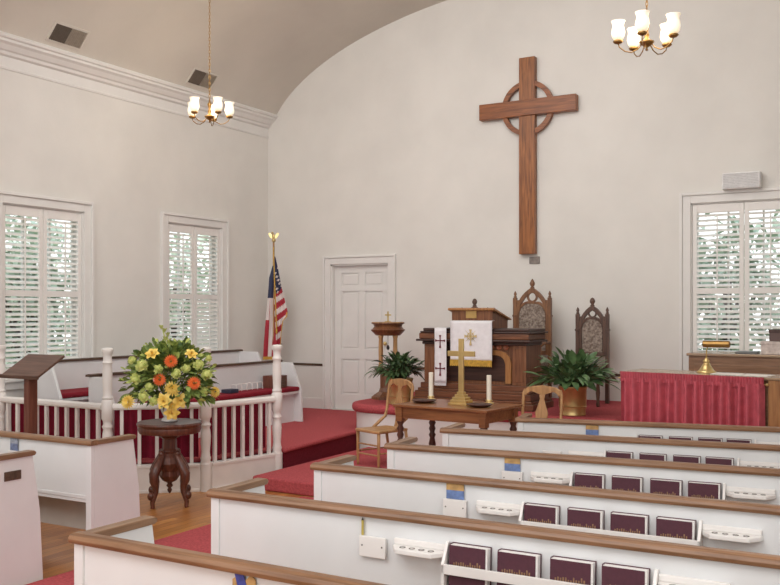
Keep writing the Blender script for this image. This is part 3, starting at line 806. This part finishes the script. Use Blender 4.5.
def flag_sheet(name, lo, hi, v0, v1, colf, amp, waves, dep):
    bm = NB(); col = bm.loops.layers.float_color.new('Col'); n, m_ = 28, 90; G = []
    for j in range(m_+1):
        v = v0+(v1-v0)*j/m_; a, b = interp(lo, v), interp(hi, v)
        row = []
        for i in range(n+1):
            f = i/n; y = dep+amp*math.sin(f*waves*2*PI+v*.04)*min(1, (v-v0)/25+.15)
            row.append(bm.verts.new(vx*(a+(b-a)*f)*PXM+vy*y+Vector((0, 0, H-.20-(v-249)*PXM))))
        G.append(row)
    for j in range(m_):
        for i in range(n):
            f = bm.faces.new([G[j][i], G[j][i+1], G[j+1][i+1], G[j+1][i]])
            v = v0+(v1-v0)*(j+.5)/m_; q = (i+.5)/n; a, b = interp(lo, v), interp(hi, v)
            c = colf(q, a+(b-a)*q, v)
            for l in f.loops: l[col] = c
    return obj(name, bm, FLAGM, t, smooth=True)
def col_right(q, x, v):
    if v > 345: return GLD
    if v < 286 and v-1.4*(14-x) < 272:
        a, b = (v-249)/3.1, (x+v*.5)/3.1
        if v > 258 and int(a) % 2 == int(b) % 2 and abs(a % 1-.5) < .33 and abs(b % 1-.5) < .33: return WHT
        return BLU
    if q > .9 and v > 304: return GLD
    return RED if ((v+.75*x) % 12.4) < 6.4 else WHT
def col_left(q, x, v):
    if v > 348.5: return GLD
    if v < 290: return BLU
    if v < 312 and q < .3: return WHT
    return RED if q < .33 else (WHT if q < .62 else RED)
flag_sheet('flag', [(249, 0), (304, 1), (350, 4)], [(249, 2), (262, 5), (280, 8.5), (290, 11), (304, 14.5), (309, 14), (313, 10), (326, 8), (350, 7)], 249, 349, col_right, .02, 1.4, .035)
flag_sheet('flag_fold', [(258, -1), (270, -4.5), (290, -6), (320, -8.5), (352, -10.5)], [(258, 2), (290, 3.5), (320, 4.5), (352, 3)], 258, 352, col_left, .022, 1.2, .02)
bm = NB(); tube(bm, [vx*.0+vy*.02+Vector((0, 0, H-.06)), vx*.02+vy*.075+Vector((0, 0, H-.5)), vx*.05+vy*.085+Vector((0, 0, H-1.2))], .008, 6); ball(bm, vx*.05+vy*.085+Vector((0, 0, H-1.24)), (.014, .014, .04)); obj('gold_cord', bm, GOLD, t)

# ------------------------------------------------------------------ font stand
t = thing('canopied_stand', 'wooden stand with a canopy on posts and a small brass cross on top', 'stand', (-5.715, 9.85, Z3))
bm = NB(); lathe(bm, [(.21, 0), (.21, .03), (.17, .06), (.12, .09), (.10, .14), (.10, .30), (.15, .34), (.17, .36), (.17, .38)], n=8); obj('pedestal', bm, PULP, t)
for a in range(4):
    an = rad(75)+a*PI/2; bm = NB(); lathe(bm, [(.03, .38), (.034, .40), (.025, .43), (.028, .60), (.025, .74), (.034, .77), (.028, .785)], .125*math.cos(an), .125*math.sin(an), 12); obj('canopy_post', bm, OAK, t, smooth=True)
bm = NB(); lathe(bm, [(.15, .78), (.17, .80), (.205, .835), (.215, .85), (.19, .862), (.17, .89), (.18, .915), (.205, .925), (.205, .935), (.02, .945)], n=32); obj('canopy', bm, PULP, t, smooth='auto')
bm = NB(); lathe(bm, [(.202, .935), (.202, .943), (.19, .945)], n=32); obj('canopy_rim', bm, OAK, t)
bm = NB(); box(bm, -.035, .035, -.02, .02, .945, .955); box(bm, -.008, .008, -.007, .007, .955, 1.075); box(bm, -.042, .042, -.007, .007, 1.022, 1.04); obj('brass_cross', bm, BRASS, t, bevel=.002)
bm = NB(); tube(bm, [(0, 0, .79), (0, 0, .66)], .003, 5); lathe(bm, [(.004, .60), (.016, .61), (.02, .63), (.008, .66)], n=10); obj('hanging_lamp', bm, BLACKI, t)

# ------------------------------------------------------------------ pulpit
t = thing('pulpit', 'massive carved brown wooden pulpit with dark cornice on the red platform', 'pulpit', (-4.35, 9.5, Z3))
D = .40
bm = NB(); box(bm, -.60, .56, .0, D, .26, .70); obj('body', bm, PULP, t)
bm = NB()
for z0, z1, e in ((0, .07, .13), (.07, .10, .105), (.10, .17, .085), (.17, .20, .06), (.20, .26, .035)): box(bm, -.65-e, .60+e, -.04-e, D+e*.5, z0, z1)
obj('stepped_base', bm, PULPX, t, bevel=.006)
for s in (-1, 1):
    a, b = (-.65, -.47) if s < 0 else (.44, .60); bm = NB(); box(bm, a, b, -.045, D, .26, .71); box(bm, a+.03, b-.03, -.052, -.045, .30, .67); obj('pilaster', bm, PULP, t, bevel=.005)
bm = NB(); box(bm, -.24, .35, -.012, 0, .30, .61); obj('carved_panel', bm, PULPD, t, bevel=.01)
bm = NB(); box(bm, -.47, -.24, -.008, 0, .28, .70); obj('side_recess', bm, PULPD, t)
pts = [(.40*math.cos(a)*.85+.0, .30+.31*min(1, math.sin(a)*1.3)) for a in [0, .25, .5, .8, 1.1]]
arch_o = [(.42, .28), (.42, .50), (.40, .57), (.35, .62), (.27, .645), (-.24, .645)]
arch_i = [(.35, .28), (.35, .49), (.335, .54), (.30, .575), (.25, .59), (-.24, .59)]
obj('arched_frame', band(NB(), arch_o, arch_i, -.03, 0, 'y'), PULPL, t)
for i in range(4):
    x = .10+i*.085; bm = NB(); lathe(bm, [(.03, 0), (.034, .008), (.022, .016), (.012, .012), (.006, .02)], n=8, M=Matrix.Translation((x, -.012, .68)) @ Matrix.Rotation(rad(90), 4, 'X'))
    obj('rosette', bm, mat('rosette wood', (186, 112, 80), .4, noise=.2, scale=20), t)
# cornice, three tiers, with a gap for the desk behind
bm = NB()
for z0, z1, e in ((.70, .735, .02), (.735, .76, .075),): box(bm, -.65-e, .60+e, -.045-e, D+e*.3, z0, z1)
obj('cornice_lower', bm, PULPD, t, bevel=.008)
bm = NB(); box(bm, -.65-.05, .60+.05, -.09, D+.02, .76, .83); obj('cornice_frieze', bm, PULPX, t, bevel=.012)
bm = NB(); box(bm, -.65-.03, .60+.08, -.10, D+.03, .83, .85); box(bm, -.65-.0, .60+.05, -.08, D+.02, .85, .885); obj('cornice_top', bm, PULPD, t, bevel=.008)
# reading desk
bm = NB(); prism(bm, [(-.04, .885), (.40, .885), (.40, .985), (-.04, 1.085)], -.30, .20, 'x'); desk = obj('reading_desk', bm, PULP, t, bevel=.004)
bm = NB(); prism(bm, [(-.075, 1.088), (.43, .975), (.43, .99), (-.06, 1.115), (-.075, 1.108)], -.335, .235, 'x'); obj('desk_top', bm, PULPL, desk, bevel=.004)
bm = NB(); box(bm, -.12, .01, -.048, -.04, 1.0, 1.08); obj('desk_plate', bm, mat('brass plate', (196, 164, 104), .4, .6, noise=.1), desk)
o = None

# stole and parament on the pulpit
def hang(name, x0, x1, y, z0, z1, zt, mt, label, parent=None, back=.05):
    bm = NB(); n, m_ = 12, 14; G = []
    for j in range(m_+1):
        z = z0+(z1-z0)*j/m_
        G.append([bm.verts.new((x0+(x1-x0)*i/n, y+.004*math.sin(i*1.1+j*.15)*(1-j/m_), z)) for i in range(n+1)])
    if back: G.append([bm.verts.new((x0+(x1-x0)*i/n, y+back, z1+.004)) for i in range(n+1)])
    for a, b in zip(G, G[1:]):
        for i in range(n): bm.faces.new([a[i], a[i+1], b[i+1], b[i]])
    o = obj(name, bm, mt, parent, smooth=True)
    sl = o.modifiers.new('thick', 'SOLIDIFY'); sl.thickness = .003
    return o
PX, PY, PZ = -4.30, 9.5, Z3
def cross_bm(x, y, z, s, flare=True):
    bm = NB(); w = s*.16
    for k in range(4):
        M = Matrix.Translation((x, y, z)) @ Matrix.Rotation(k*PI/2, 4, 'Y')
        L = s*(1.35 if k == 2 else 1)
        prism(bm, [(-w*.5, 0), (w*.5, 0), (w*.6, L*.6), (w*1.4, L), (-w*1.4, L), (-w*.6, L*.6)], -.0015, .0015, 'y', M)
    return bm
ST = thing('stole', 'narrow white stole with two dark red crosses hanging down the pulpit', 'stole', (PX, PY, PZ))
hang('cloth_strip', -.525, -.375, -.130, .265, .8880, 0, CLOTH, '', ST, back=.09)
EMB = mat('dark red embroidery', (122, 44, 58), .8, noise=.2, scale=60)
obj('embroidered_cross', cross_bm(-.45, -.138, .745, .062), EMB, ST); obj('embroidered_cross', cross_bm(-.45, -.138, .43, .062), EMB, ST)
bm = NB()
for i in range(24): box(bm, -.525+i*.0063, -.521+i*.0063, -.134, -.130, .235, .265)
obj('fringe', bm, CLOTH, ST)
PM = thing('parament', 'white pulpit hanging with a gold emblem and gold fringe along its hem', 'cloth', (PX, PY, PZ))
hang('cloth_panel', -.325, .185, -.132, .525, .970, 0, CLOTH, '', PM, back=.08)
bm = NB()
n = 64
for i in range(n): box(bm, -.325+i*.51/n, -.325+(i+.8)*.51/n, -.138, -.131, .462+.004*(i % 3), .535)
obj('gold_fringe', bm, GOLD, PM)
bm = cross_bm(-.07, -.141, .80, .075)
for k in range(4):
    M = Matrix.Translation((-.07, -.141, .80)) @ Matrix.Rotation(k*PI/2+PI/4, 4, 'Y'); prism(bm, [(-.004, .01), (.004, .01), (.001, .085), (-.001, .085)], -.001, .001, 'y', M)
n = 20; a = [(-.07+.042*math.cos(2*PI*i/n), .80+.042*math.sin(2*PI*i/n)) for i in range(n)]; b = [(-.07+.034*math.cos(2*PI*i/n), .80+.034*math.sin(2*PI*i/n)) for i in range(n)]
band(bm, a, b, -.142, -.140, 'y', closed=True)
obj('gold_emblem', bm, mat('gold thread', (222, 198, 140), .6, noise=.2, scale=60), PM)

# ------------------------------------------------------------------ gothic chairs along the end wall
def arch_pts(hw, z0, rise, n=8):
    """Pointed arch from (-hw,z0) to apex to (hw,z0)."""
    R = (hw*hw+rise*rise)/(2*hw); pts = []
    a1 = math.asin(min(1, rise/R))
    for i in range(n+1):
        a = a1*i/n; pts.append((-hw+R-R*math.cos(a), z0+R*math.sin(a)))
    return pts+[(-x, z) for x, z in pts[-2::-1]]
def gothic_chair(loc, label, W, H, woodm):
    """Seat faces -y. H is the finial height, W the width over the posts."""
    t = thing('gothic_chair', label, 'chair', loc, 0, 'gothic chairs against the end wall')
    hw = W/2; pw = .022; zsp = H*.70; zpost = H*.845
    for s in (-1, 1):
        x = s*(hw-pw)
        bm = NB(); box(bm, x-pw, x+pw, -.025, .025, 0, zpost); box(bm, x-pw-.006, x+pw+.006, -.031, .031, zsp-.02, zsp+.005)
        p = obj('back_post', bm, woodm, t, bevel=.004)
        bm = NB(); lathe(bm, [(.014, zpost), (.022, zpost+.01), (.012, zpost+.025), (.02, zpost+.045), (.01, zpost+.07), (.001, zpost+.085)], x, 0, 10); obj('post_finial', bm, woodm, p, smooth=True)
    w = hw-2*pw; rise = H*.93-zsp
    o_ = arch_pts(w+.012, zsp, rise); i_ = arch_pts(w-.028, zsp, rise-.06)
    bm = NB(); band(bm, o_, i_, -.022, .022, 'y')
    # tracery: ring in the apex
    zc = zsp+rise*.66; rr1 = w*.34
    a = [(rr1*math.cos(2*PI*i/20), zc+rr1*math.sin(2*PI*i/20)) for i in range(20)]; b = [(rr1*.68*math.cos(2*PI*i/20), zc+rr1*.68*math.sin(2*PI*i/20)) for i in range(20)]
    band(bm, a, b, -.016, .016, 'y', closed=True)
    for s in (-1, 1): prism(bm, [(s*(hw-pw), zsp), (s*(hw-pw), zpost-.03), (s*w*.62, zsp+rise*.55), (s*w, zsp)], -.012, .012, 'y')
    obj('arched_crest', bm, woodm, t, bevel=.003)
    bm = NB(); zt = H*.93-.02
    lathe(bm, [(.012, zt), (.03, zt+.015), (.016, zt+.03), (.03, zt+.05), (.034, zt+.07), (.02, zt+.10), (.006, H), (.001, H+.004)], n=10); obj('crest_finial', bm, woodm, t, smooth=True)
    zs = .43; zb = zs+.14
    ip = arch_pts(w-.035, zsp, rise*.42)
    bm = NB(); prism(bm, [(-(w-.035), zb+.03)]+ip+[(w-.035, zb+.03)], -.012, .012, 'y'); obj('back_upholstery', bm, TAPES, t)
    bm = NB(); band(bm, [(-w, zb)]+arch_pts(w, zsp, rise*.42+.03)+[(w, zb)], [(-(w-.03), zb+.02)]+arch_pts(w-.03, zsp, rise*.42)+[(w-.03, zb+.02)], -.018, .018, 'y')
    box(bm, -w, w, -.018, .018, zb-.02, zb+.03); obj('panel_frame', bm, woodm, t, bevel=.003)
    bm = NB(); prism(bm, [(-hw, 0), (hw, 0), (hw+.03, -.46), (-hw-.03, -.46)], zs-.09, zs-.02); obj('seat_frame', bm, woodm, t, bevel=.005)
    bm = NB(); prism(bm, [(-hw+.03, -.03), (hw-.03, -.03), (hw+.015, -.45), (-hw-.015, -.45)], zs-.02, zs+.04); obj('seat_cushion', bm, TAPES, t, bevel=.02, seg=3)
    for s in (-1, 1):
        bm = NB(); lathe(bm, [(.016, 0), (.022, .03), (.016, .06), (.026, .16), (.018, .26), (.026, .30), (.026, zs-.09)], s*(hw-.0), -.43, 10); obj('front_leg', bm, woodm, t, smooth=True)
        if W > .45:
            bm = NB(); tube(bm, [(s*(hw-pw), -.01, zs+.27), (s*(hw), -.2, zs+.28), (s*(hw+.01), -.40, zs+.24)], .018, 8); tube(bm, [(s*(hw+.0), -.38, zs+.24), (s*hw, -.40, zs-.03)], .016, 8); obj('armrest', bm, woodm, t, smooth=True)
    return t
gothic_chair((-4.13, 10.62, Z3), 'tall brown gothic throne chair with tapestry back beneath the cross', .49, 1.47, GOTH)
gothic_chair((-3.38, 10.62, Z3), 'smaller dark gothic chair with tapestry back behind the broad leaved plant', .40, 1.235, GOTHD)
gothic_chair((-4.90, 10.62, Z3), 'dark gothic chair behind the pulpit, only its finial showing over the desk', .40, 1.235, GOTHD)

# ------------------------------------------------------------------ potted plants on the platform
def planter(t):
    bm = NB(); lathe(bm, [(.125, 0), (.135, .005), (.135, .02), (.132, .03), (.14, .09), (.146, .095), (.141, .10), (.142, .27), (.15, .28), (.15, .30), (.142, .302), (.135, .27), (.13, .25)], n=32)
    obj('brass_pot', bm, BRASS, t, smooth='auto')
    bm = NB(); lathe(bm, [(.13, .24), (.13, .255), (.01, .262)], n=20); obj('soil', bm, SOIL, t)
t = thing('potted_lily', 'broad leaved green plant in a brass pot on the red platform', 'plant', (-3.16, 9.27, Z3), group='potted plants flanking the pulpit'); planter(t)
rr = random.Random(21); bm = NB()
for i in range(230):
    a = rr.uniform(0, 2*PI); e = rr.uniform(.12, 1.3); d = Vector((math.cos(a)*math.cos(e), math.sin(a)*math.cos(e), math.sin(e)))
    L = rr.uniform(.10, .34)
    b = Vector((d.x*.09, d.y*.09, .29)); k = b+d*L*.85+Vector((0, 0, .03))
    tube(bm, [b, (b+k)/2+Vector((0, 0, .03)), k], .003, 4)
    leaf(bm, k, d+Vector((rr.uniform(-.2, .2), rr.uniform(-.2, .2), rr.uniform(-.5, .2))), rr.uniform(.15, .21), rr.uniform(.026, .042), rr.uniform(.1, .5), .2, 5, roll=rr.uniform(-.6, .6))
obj('foliage', bm, LEAFB, t, smooth=True)
t = thing('potted_fern', 'dark green fern in a brass pot beside the canopied stand', 'plant', (-5.27, 9.37, Z3), group='potted plants flanking the pulpit'); planter(t)
rr = random.Random(22); bm = NB()
for i in range(260):
    a = rr.uniform(0, 2*PI); e = rr.uniform(.2, 1.4); d = Vector((math.cos(a)*math.cos(e), math.sin(a)*math.cos(e), math.sin(e)))
    b = Vector((d.x*.09, d.y*.09, .31)); k = b+d*rr.uniform(.05, .20)+Vector((0, 0, .03))
    L = rr.uniform(.13, .21)
    dd = (d+Vector((rr.uniform(-.3, .3), rr.uniform(-.3, .3), rr.uniform(-.4, .2)))).normalized()
    if k.x+dd.x*L > .25: continue
    tube(bm, [b, k], .003, 4)
    leaf(bm, k, dd, L, rr.uniform(.014, .026), rr.uniform(.3, .8), .2, 5, roll=rr.uniform(-.6, .6))
obj('foliage', bm, LEAFD, t, smooth=True)

# ------------------------------------------------------------------ communion table and what stands on it
TA = rad(-5)
t = thing('communion_table', 'brown wooden communion table with dark turned legs below the pulpit', 'table', (-3.815, 7.90, Z1), TA)
obj('table_top', box(NB(), -.51, .51, -.36, .33, .665, .69), TABLEX, t, bevel=.006)
bm = NB(); box(bm, -.46, .46, -.325, -.30, .56, .665); box(bm, -.46, .46, .245, .27, .56, .665); box(bm, -.46, -.435, -.30, .25, .56, .665); box(bm, .435, .46, -.30, .25, .56, .665); obj('apron', bm, TABLEX, t, bevel=.003)
for sx in (-1, 1):
    for sy in (-1, 1):
        x, y = sx*.45, (.25 if sy > 0 else -.312)
        bm = NB(); box(bm, x-.035, x+.035, y-.035, y+.035, .53, .664); l = obj('leg', bm, TABLEX, t, bevel=.004)
        bm = NB(); lathe(bm, [(.03, 0), (.036, .03), (.024, .05), (.034, .08), (.02, .11), (.028, .17), (.036, .25), (.024, .31), (.036, .34), (.022, .365), (.034, .40), (.024, .43), (.036, .46), (.022, .49), (.034, .52), (.034, .53)], x, y, 12); obj('turned_shaft', bm, TABLED, l, smooth=True)
TZ = Z1+.69
t = thing('altar_cross', 'brass cross on a stepped base in the middle of the communion table', 'cross', (-3.755, 7.84, TZ), TA)
bm = NB()
for z0, z1, w in ((0, .022, .10), (.022, .05, .085), (.05, .075, .068), (.075, .10, .05), (.10, .125, .034)): box(bm, -w, w, -w*.8, w*.8, z0, z1)
obj('stepped_base', bm, BRASS, t, bevel=.004)
bm = NB(); box(bm, -.026, .026, -.012, .012, .125, .62); box(bm, -.145, -.026, -.012, .012, .455, .505); box(bm, .026, .145, -.012, .012, .455, .505); obj('cross', bm, BRASS, t, bevel=.003)
def candle(x, y, label):
    t = thing('candlestick', label, 'candle', (x, y, TZ), TA, 'altar candles')
    bm = NB(); lathe(bm, [(.05, 0), (.052, .006), (.04, .014), (.026, .022), (.034, .03), (.034, .038), (.02, .04)], n=18); obj('holder', bm, BRASS, t, smooth=True)
    bm = NB(); lathe(bm, [(.023, .038), (.023, .268), (.019, .272), (.003, .27)], n=14); obj('wax', bm, CANDLE, t, smooth='auto')
    bm = NB(); tube(bm, [(0, 0, .268), (.002, 0, .288)], .0016, 5); obj('wick', bm, BLACKI, t)
candle(-4.23, 8.14, 'white altar candle in a brass holder at the stole side of the table cross')
candle(-3.57, 8.06, 'white altar candle in a brass holder at the parament side of the table cross')
def plate(x, y, label):
    t = thing('offering_plate', label, 'plate', (x, y, TZ), 0, 'offering plates')
    bm = NB(); lathe(bm, [(.07, 0), (.085, .004), (.115, .02), (.122, .026), (.118, .029), (.09, .014), (.01, .010)], n=28); obj('dish', bm, TABLED, t, smooth=True)
    bm = NB(); lathe(bm, [(.08, .0135), (.08, .0155), (.01, .0165)], n=24); obj('felt_lining', bm, mat('dark felt', (64, 36, 40), .95), t)
plate(-4.16, 7.86, 'dark round offering plate by the candle near the fiddleback chair at the fern')
plate(-3.53, 7.76, 'dark round offering plate between the brass cross and the parament side candle')

# ------------------------------------------------------------------ fiddleback chairs
def fiddle_chair(loc, rz, label):
    """Origin at floor under the back of the seat; faces -y."""
    t = thing('fiddleback_chair', label, 'chair', loc, rz, 'light wood fiddleback chairs')
    zs = .37
    bm = NB(); prism(bm, [(-.17, .0), (.17, .0), (.195, -.40), (.15, -.42), (-.15, -.42), (-.195, -.40)], zs-.028, zs); obj('seat', bm, OAKX, t, bevel=.008)
    for s in (-1, 1):
        bm = NB(); tube(bm, [(s*.165, -.19, zs-.01), (s*.168, -.10, zs+.05), (s*.17, -.02, zs+.10), (s*.188, .02, zs+.18), (s*.19, .035, zs+.30), (s*.185, .05, zs+.42), (s*.17, .055, zs+.455)], [.017, .017, .016, .015, .015, .016, .014], 8); obj('back_stile', bm, OAK, t, smooth=True)
        bm = NB(); lathe(bm, [(.011, 0), (.015, .03), (.016, zs*.6), (.018, zs-.03)], s*.168, -.385, 10); obj('front_leg', bm, OAK, t, smooth=True)
        bm = NB(); tube(bm, [(s*.165, .05, 0), (s*.158, .0, zs*.6), (s*.155, -.02, zs-.02)], [.012, .015, .017], 8); obj('rear_leg', bm, OAK, t, smooth=True)
        bm = NB(); tube(bm, [(s*.168, -.385, .14), (s*.16, .02, .14)], .008, 7); obj('side_stretcher', bm, OAK, t)
    for z in (.12, .22): obj('front_stretcher', tube(NB(), [(-.168, -.385, z), (.168, -.385, z)], .009, 7), OAK, t)
    o_ = [(-.192, .40), (-.185, .45), (-.13, .482), (-.06, .492), (0, .498), (.06, .492), (.13, .482), (.185, .45), (.192, .40)]
    i_ = [(-.155, .40), (-.15, .415), (-.11, .44), (-.05, .42), (0, .40), (.05, .42), (.11, .44), (.15, .415), (.155, .40)]
    M = Matrix.Translation((0, .05, zs)); obj('crest_rail', band(NB(), o_, i_, -.012, .012, 'y', M=M), OAK, t, bevel=.004)
    v = [(.03, .41), (.02, .37), (.04, .31), (.062, .24), (.05, .16), (.028, .10), (.035, .03), (.045, .0)]
    pl = [(-x, z) for x, z in v]+v[::-1]
    bm = NB(); prism(bm, pl, -.008, .008, 'y', Matrix.Translation((0, .0, zs)) @ Matrix.Rotation(rad(-6), 4, 'X')); obj('back_splat', bm, OAK, t, bevel=.003)
    return t
fiddle_chair((-4.735, 8.35, Z1), rad(-20), 'light wood fiddleback chair in front of the fern at the table end')
fiddle_chair((-3.12, 8.24, Z1), rad(2), 'light wood fiddleback chair in front of the brass pot with broad leaves')

# ------------------------------------------------------------------ organ console with red skirt
CA = rad(-9)
t = thing('organ_console', 'wooden organ console with a pleated red skirt and pale top', 'console', (-2.54, 8.84, Z1), CA)
Ht = .99
obj('top', box(NB(), 0, 2.3, -.02, .50, Ht-.022, Ht), CONST, t, bevel=.005)
bm = NB(); box(bm, 0, 1.40, .03, .05, 0, Ht-.03); obj('front_panel', bm, CONSX, t)
obj('side_panel', box(NB(), 0, .03, .03, .48, 0, Ht-.03), CONS, t)
obj('bare_front', box(NB(), 1.385, 2.25, -.012, .05, 0, Ht-.023), CONS, t, bevel=.004)
drape('skirt', ((.03, -.055), (1.36, -.055)), .03, Ht-.055, DRAPE2, None, None, amp=.05, freq=12, parent=t)
bm = NB(); n = 240; prev = None; rr = random.Random(9)
for i in range(n+1):
    x = .025+1.335*i/n; a = .012*math.sin(i*1.35+rr.uniform(-.5, .5))
    cur = [bm.verts.new((x, -.048+a*k_, z)) for z, k_ in ((Ht-.09, 1.6), (Ht-.066, .6), (Ht-.06, .6), (Ht-.035, 1.6), (Ht+.002, 1.4))]
    if prev:
        for k in range(4): bm.faces.new([prev[k], cur[k], cur[k+1], prev[k+1]])
    prev = cur
obj('gathered_heading', bm, DRAPE2, t, smooth=True)
bm = NB(); tube(bm, [(0, -.03, Ht-.062), (1.375, -.03, Ht-.062)], .005, 8); ball(bm, (1.38, -.03, Ht-.062), .014); obj('skirt_rod', bm, BRASS, t)
CZ = Z1+Ht
def onc(a, b): v = RZ(CA, (-2.54, 8.84, 0)) @ Vector((a, b, 0)); return (v.x, v.y, CZ)
t = thing('bankers_lamp', 'brass desk lamp with a horizontal tube shade on the console top', 'lamp', onc(.73, .30)[:2]+(CZ+.0005,), 0)
bm = NB(); lathe(bm, [(.088, 0), (.09, .01), (.07, .022), (.05, .05), (.03, .085), (.022, .09), (.032, .10), (.032, .112), (.016, .125), (.014, .14)], n=24); obj('base', bm, BRASS, t, smooth=True)
bm = NB(); tube(bm, [(0, 0, .13), (0, 0, .21), (.015, -.005, .25), (.05, -.01, .27)], .006, 8); obj('stem', bm, BRASS, t, smooth=True)
M = Matrix.Translation((.09, -.01, .27)) @ Matrix.Rotation(rad(90), 4, 'Y')
bm = NB(); lathe(bm, [(.005, -.125), (.026, -.122), (.032, -.115), (.032, .115), (.026, .122), (.005, .125)], n=18, M=M); obj('tube_shade', bm, BRASSD, t, smooth='auto')
for i, (a, b, r, lab) in enumerate(((.95, .22, 8, 'white sheet of music on the console top beside the brass desk lamp'), (1.22, .20, -4, 'white sheet of music on the console top above the end of the skirt'))):
    x, y, z = onc(a, b); o = tag(obj('sheet_music', box(NB(), -.13, .13, -.11, .11, .0008, .004, RZ(CA+rad(r), (x, y, z))), PAPER), lab, 'paper', 'sheets of music on the console')

# upright organ against the window wall
t = thing('upright_organ', 'low brown wooden organ case under the window behind the console', 'organ', (-2.21, 10.3, Z1))
obj('case', box(NB(), 0, 1.7, 0, .60, 0, 1.085), CONSX, t, bevel=.006)
obj('lid', box(NB(), -.02, 1.72, -.02, .61, 1.085, 1.115), CONST, t, bevel=.006)
bm = NB(); box(bm, .06, 1.64, -.008, 0, .55, 1.0); obj('front_board', bm, CONSX, t, bevel=.004)
OZ = Z1+1.115
o = tag(obj('folder', box(NB(), -1.75, -1.53, 10.38, 10.62, OZ+.001, OZ+.022), mat('slate grey folder', (120, 122, 122), .6, noise=.1), bevel=.003), 'flat slate grey folder on the organ case before the window', 'folder')
t = thing('paper_box', 'pale patterned box on the organ case beneath the dark box', 'box', (-1.335, 10.48, OZ+.001))
obj('carton', box(NB(), -.15, .25, -.12, .12, 0, .12), PATTERN, t, bevel=.004); obj('lid', box(NB(), -.155, .255, -.125, .125, .105, .135), PATTERN, t, bevel=.004)
t = thing('dark_box', 'dark brown box stacked on the pale patterned box by the window', 'box', (-1.275, 10.48, OZ+.137))
obj('carton', box(NB(), -.13, .20, -.10, .10, 0, .10), mat('dark brown card', (110, 88, 84), .6, noise=.1), t, bevel=.004); obj('lid', box(NB(), -.135, .205, -.105, .105, .09, .125), mat('darker brown card', (84, 62, 58), .6, noise=.1), t, bevel=.004)

# ------------------------------------------------------------------ outdoors
struct('ground', box(NB(), -40, 30, -20, 45, -.5, -.12), LAWN)
def tree(x, y, h, r, mt, label, seed):
    rr = random.Random(seed); t = thing('tree', label, 'tree', (x, y, -.12), 0, 'trees outside the windows')
    bm = NB(); tube(bm, [(0, 0, 0), (.06, .03, h*.3), (0, .1, h*.6)], [.13, .10, .05], 8)
    for i in range(5):
        a = 2*PI*i/5; tube(bm, [(.04, .04, h*.4), (math.cos(a)*r*.5, math.sin(a)*r*.5, h*.62)], [.05, .02], 6)
    obj('trunk', bm, BARK, t)
    bm = NB()
    for i in range(1000):
        d = Vector((rr.gauss(0, 1), rr.gauss(0, 1), rr.gauss(0, 1))).normalized()*rr.uniform(.35, 1)
        b = Vector((d.x*r, d.y*r, h*.58+d.z*h*.42)); leaf(bm, b, Vector((rr.gauss(0, 1), rr.gauss(0, 1), rr.gauss(0, .6)-.3)), rr.uniform(.16, .3), rr.uniform(.04, .08), .3, .1, 2)
    obj('crown', bm, mt, t)
tree(-12.2, 9.6, 3.4, 1.0, OUTL, 'green tree seen through the shutters nearer the lectern', 1)
tree(-12.8, 13.6, 3.8, 1.2, OUTL2, 'pale leafy tree seen through the shutters beside the flag', 2)
tree(-2.6, 14.6, 3.6, 1.1, OUTL, 'green tree seen through the shutters above the organ', 3)
tree(-1.0, 17.6, 4.6, 1.3, OUTL2, 'pale leafy tree seen behind the green one above the organ', 4)
tree(-14.4, 11.2, 4.4, 1.2, OUTL2, 'pale leafy tree standing further off beyond the shutters by the lectern', 5)

# ------------------------------------------------------------------ light
w = bpy.data.worlds.new('sky'); bpy.context.scene.world = w; w.use_nodes = True
nt = w.node_tree; bg = nt.nodes['Background']
tc = nt.nodes.new('ShaderNodeTexCoord'); sp = nt.nodes.new('ShaderNodeSeparateXYZ'); cr = nt.nodes.new('ShaderNodeValToRGB')
nt.links.new(tc.outputs['Generated'], sp.inputs[0]); nt.links.new(sp.outputs[2], cr.inputs[0]); nt.links.new(cr.outputs[0], bg.inputs[0])
cr.color_ramp.elements[0].color = (.95, .96, .95, 1); cr.color_ramp.elements[1].color = (.62, .76, .95, 1)
bg.inputs[1].default_value = 1.9
def area(name, loc, rot, sx, sy, e, col=(1, .95, .88)):
    L = bpy.data.lights.new(name, 'AREA'); L.shape = 'RECTANGLE'; L.size = sx; L.size_y = sy; L.energy = e; L.color = col
    o = bpy.data.objects.new(name, L); C.objects.link(o); o.location = loc; o.rotation_euler = tuple(rad(a) for a in rot)
    return o
area('nave_fill', (-3.6, .2, 5.2), (42, 0, 6), 6, 3, 235, (.98, .99, 1))  # added fill lamp without a fixture, evens out the nave
area('rear_fill', (-3.0, -2.4, 2.6), (84, 0, 10), 6, 3, 130, (.97, .99, 1))  # unseen fill added behind the camera for frontal brightness
area('chancel_fill', (-4.1, 6.6, 5.2), (44, 0, 8), 5, 2.5, 125, (1, 1, .99))  # added fill above the frame, brightens the back wall
area('side_fill', (.45, 2.6, 2.3), (90, 0, 90), 3.5, 1.8, 45, (.97, .99, 1))  # low fill added out of view to lift the aisle-facing pew ends
L = bpy.data.lights.new('sun', 'SUN'); L.energy = 1.5; L.angle = rad(3); L.color = (1, .96, .9)
o = bpy.data.objects.new('sun', L); C.objects.link(o); o.rotation_euler = (rad(40), rad(15), rad(-20))

# ------------------------------------------------------------------ camera
cam = bpy.data.cameras.new('camera'); co = bpy.data.objects.new('camera', cam); C.objects.link(co)
cam.sensor_fit = 'HORIZONTAL'; cam.sensor_width = 36; cam.lens = 36*925/780
cam.shift_y = (311-292.5)/780
cam.clip_start = .05; cam.clip_end = 200
co.location = (0, 0, 1.7); co.rotation_euler = (rad(90), 0, rad(30))
bpy.context.scene.camera = co
vs = bpy.context.scene.view_settings; vs.view_transform = 'Standard'; vs.look = 'None'; vs.exposure = 0; vs.gamma = 1
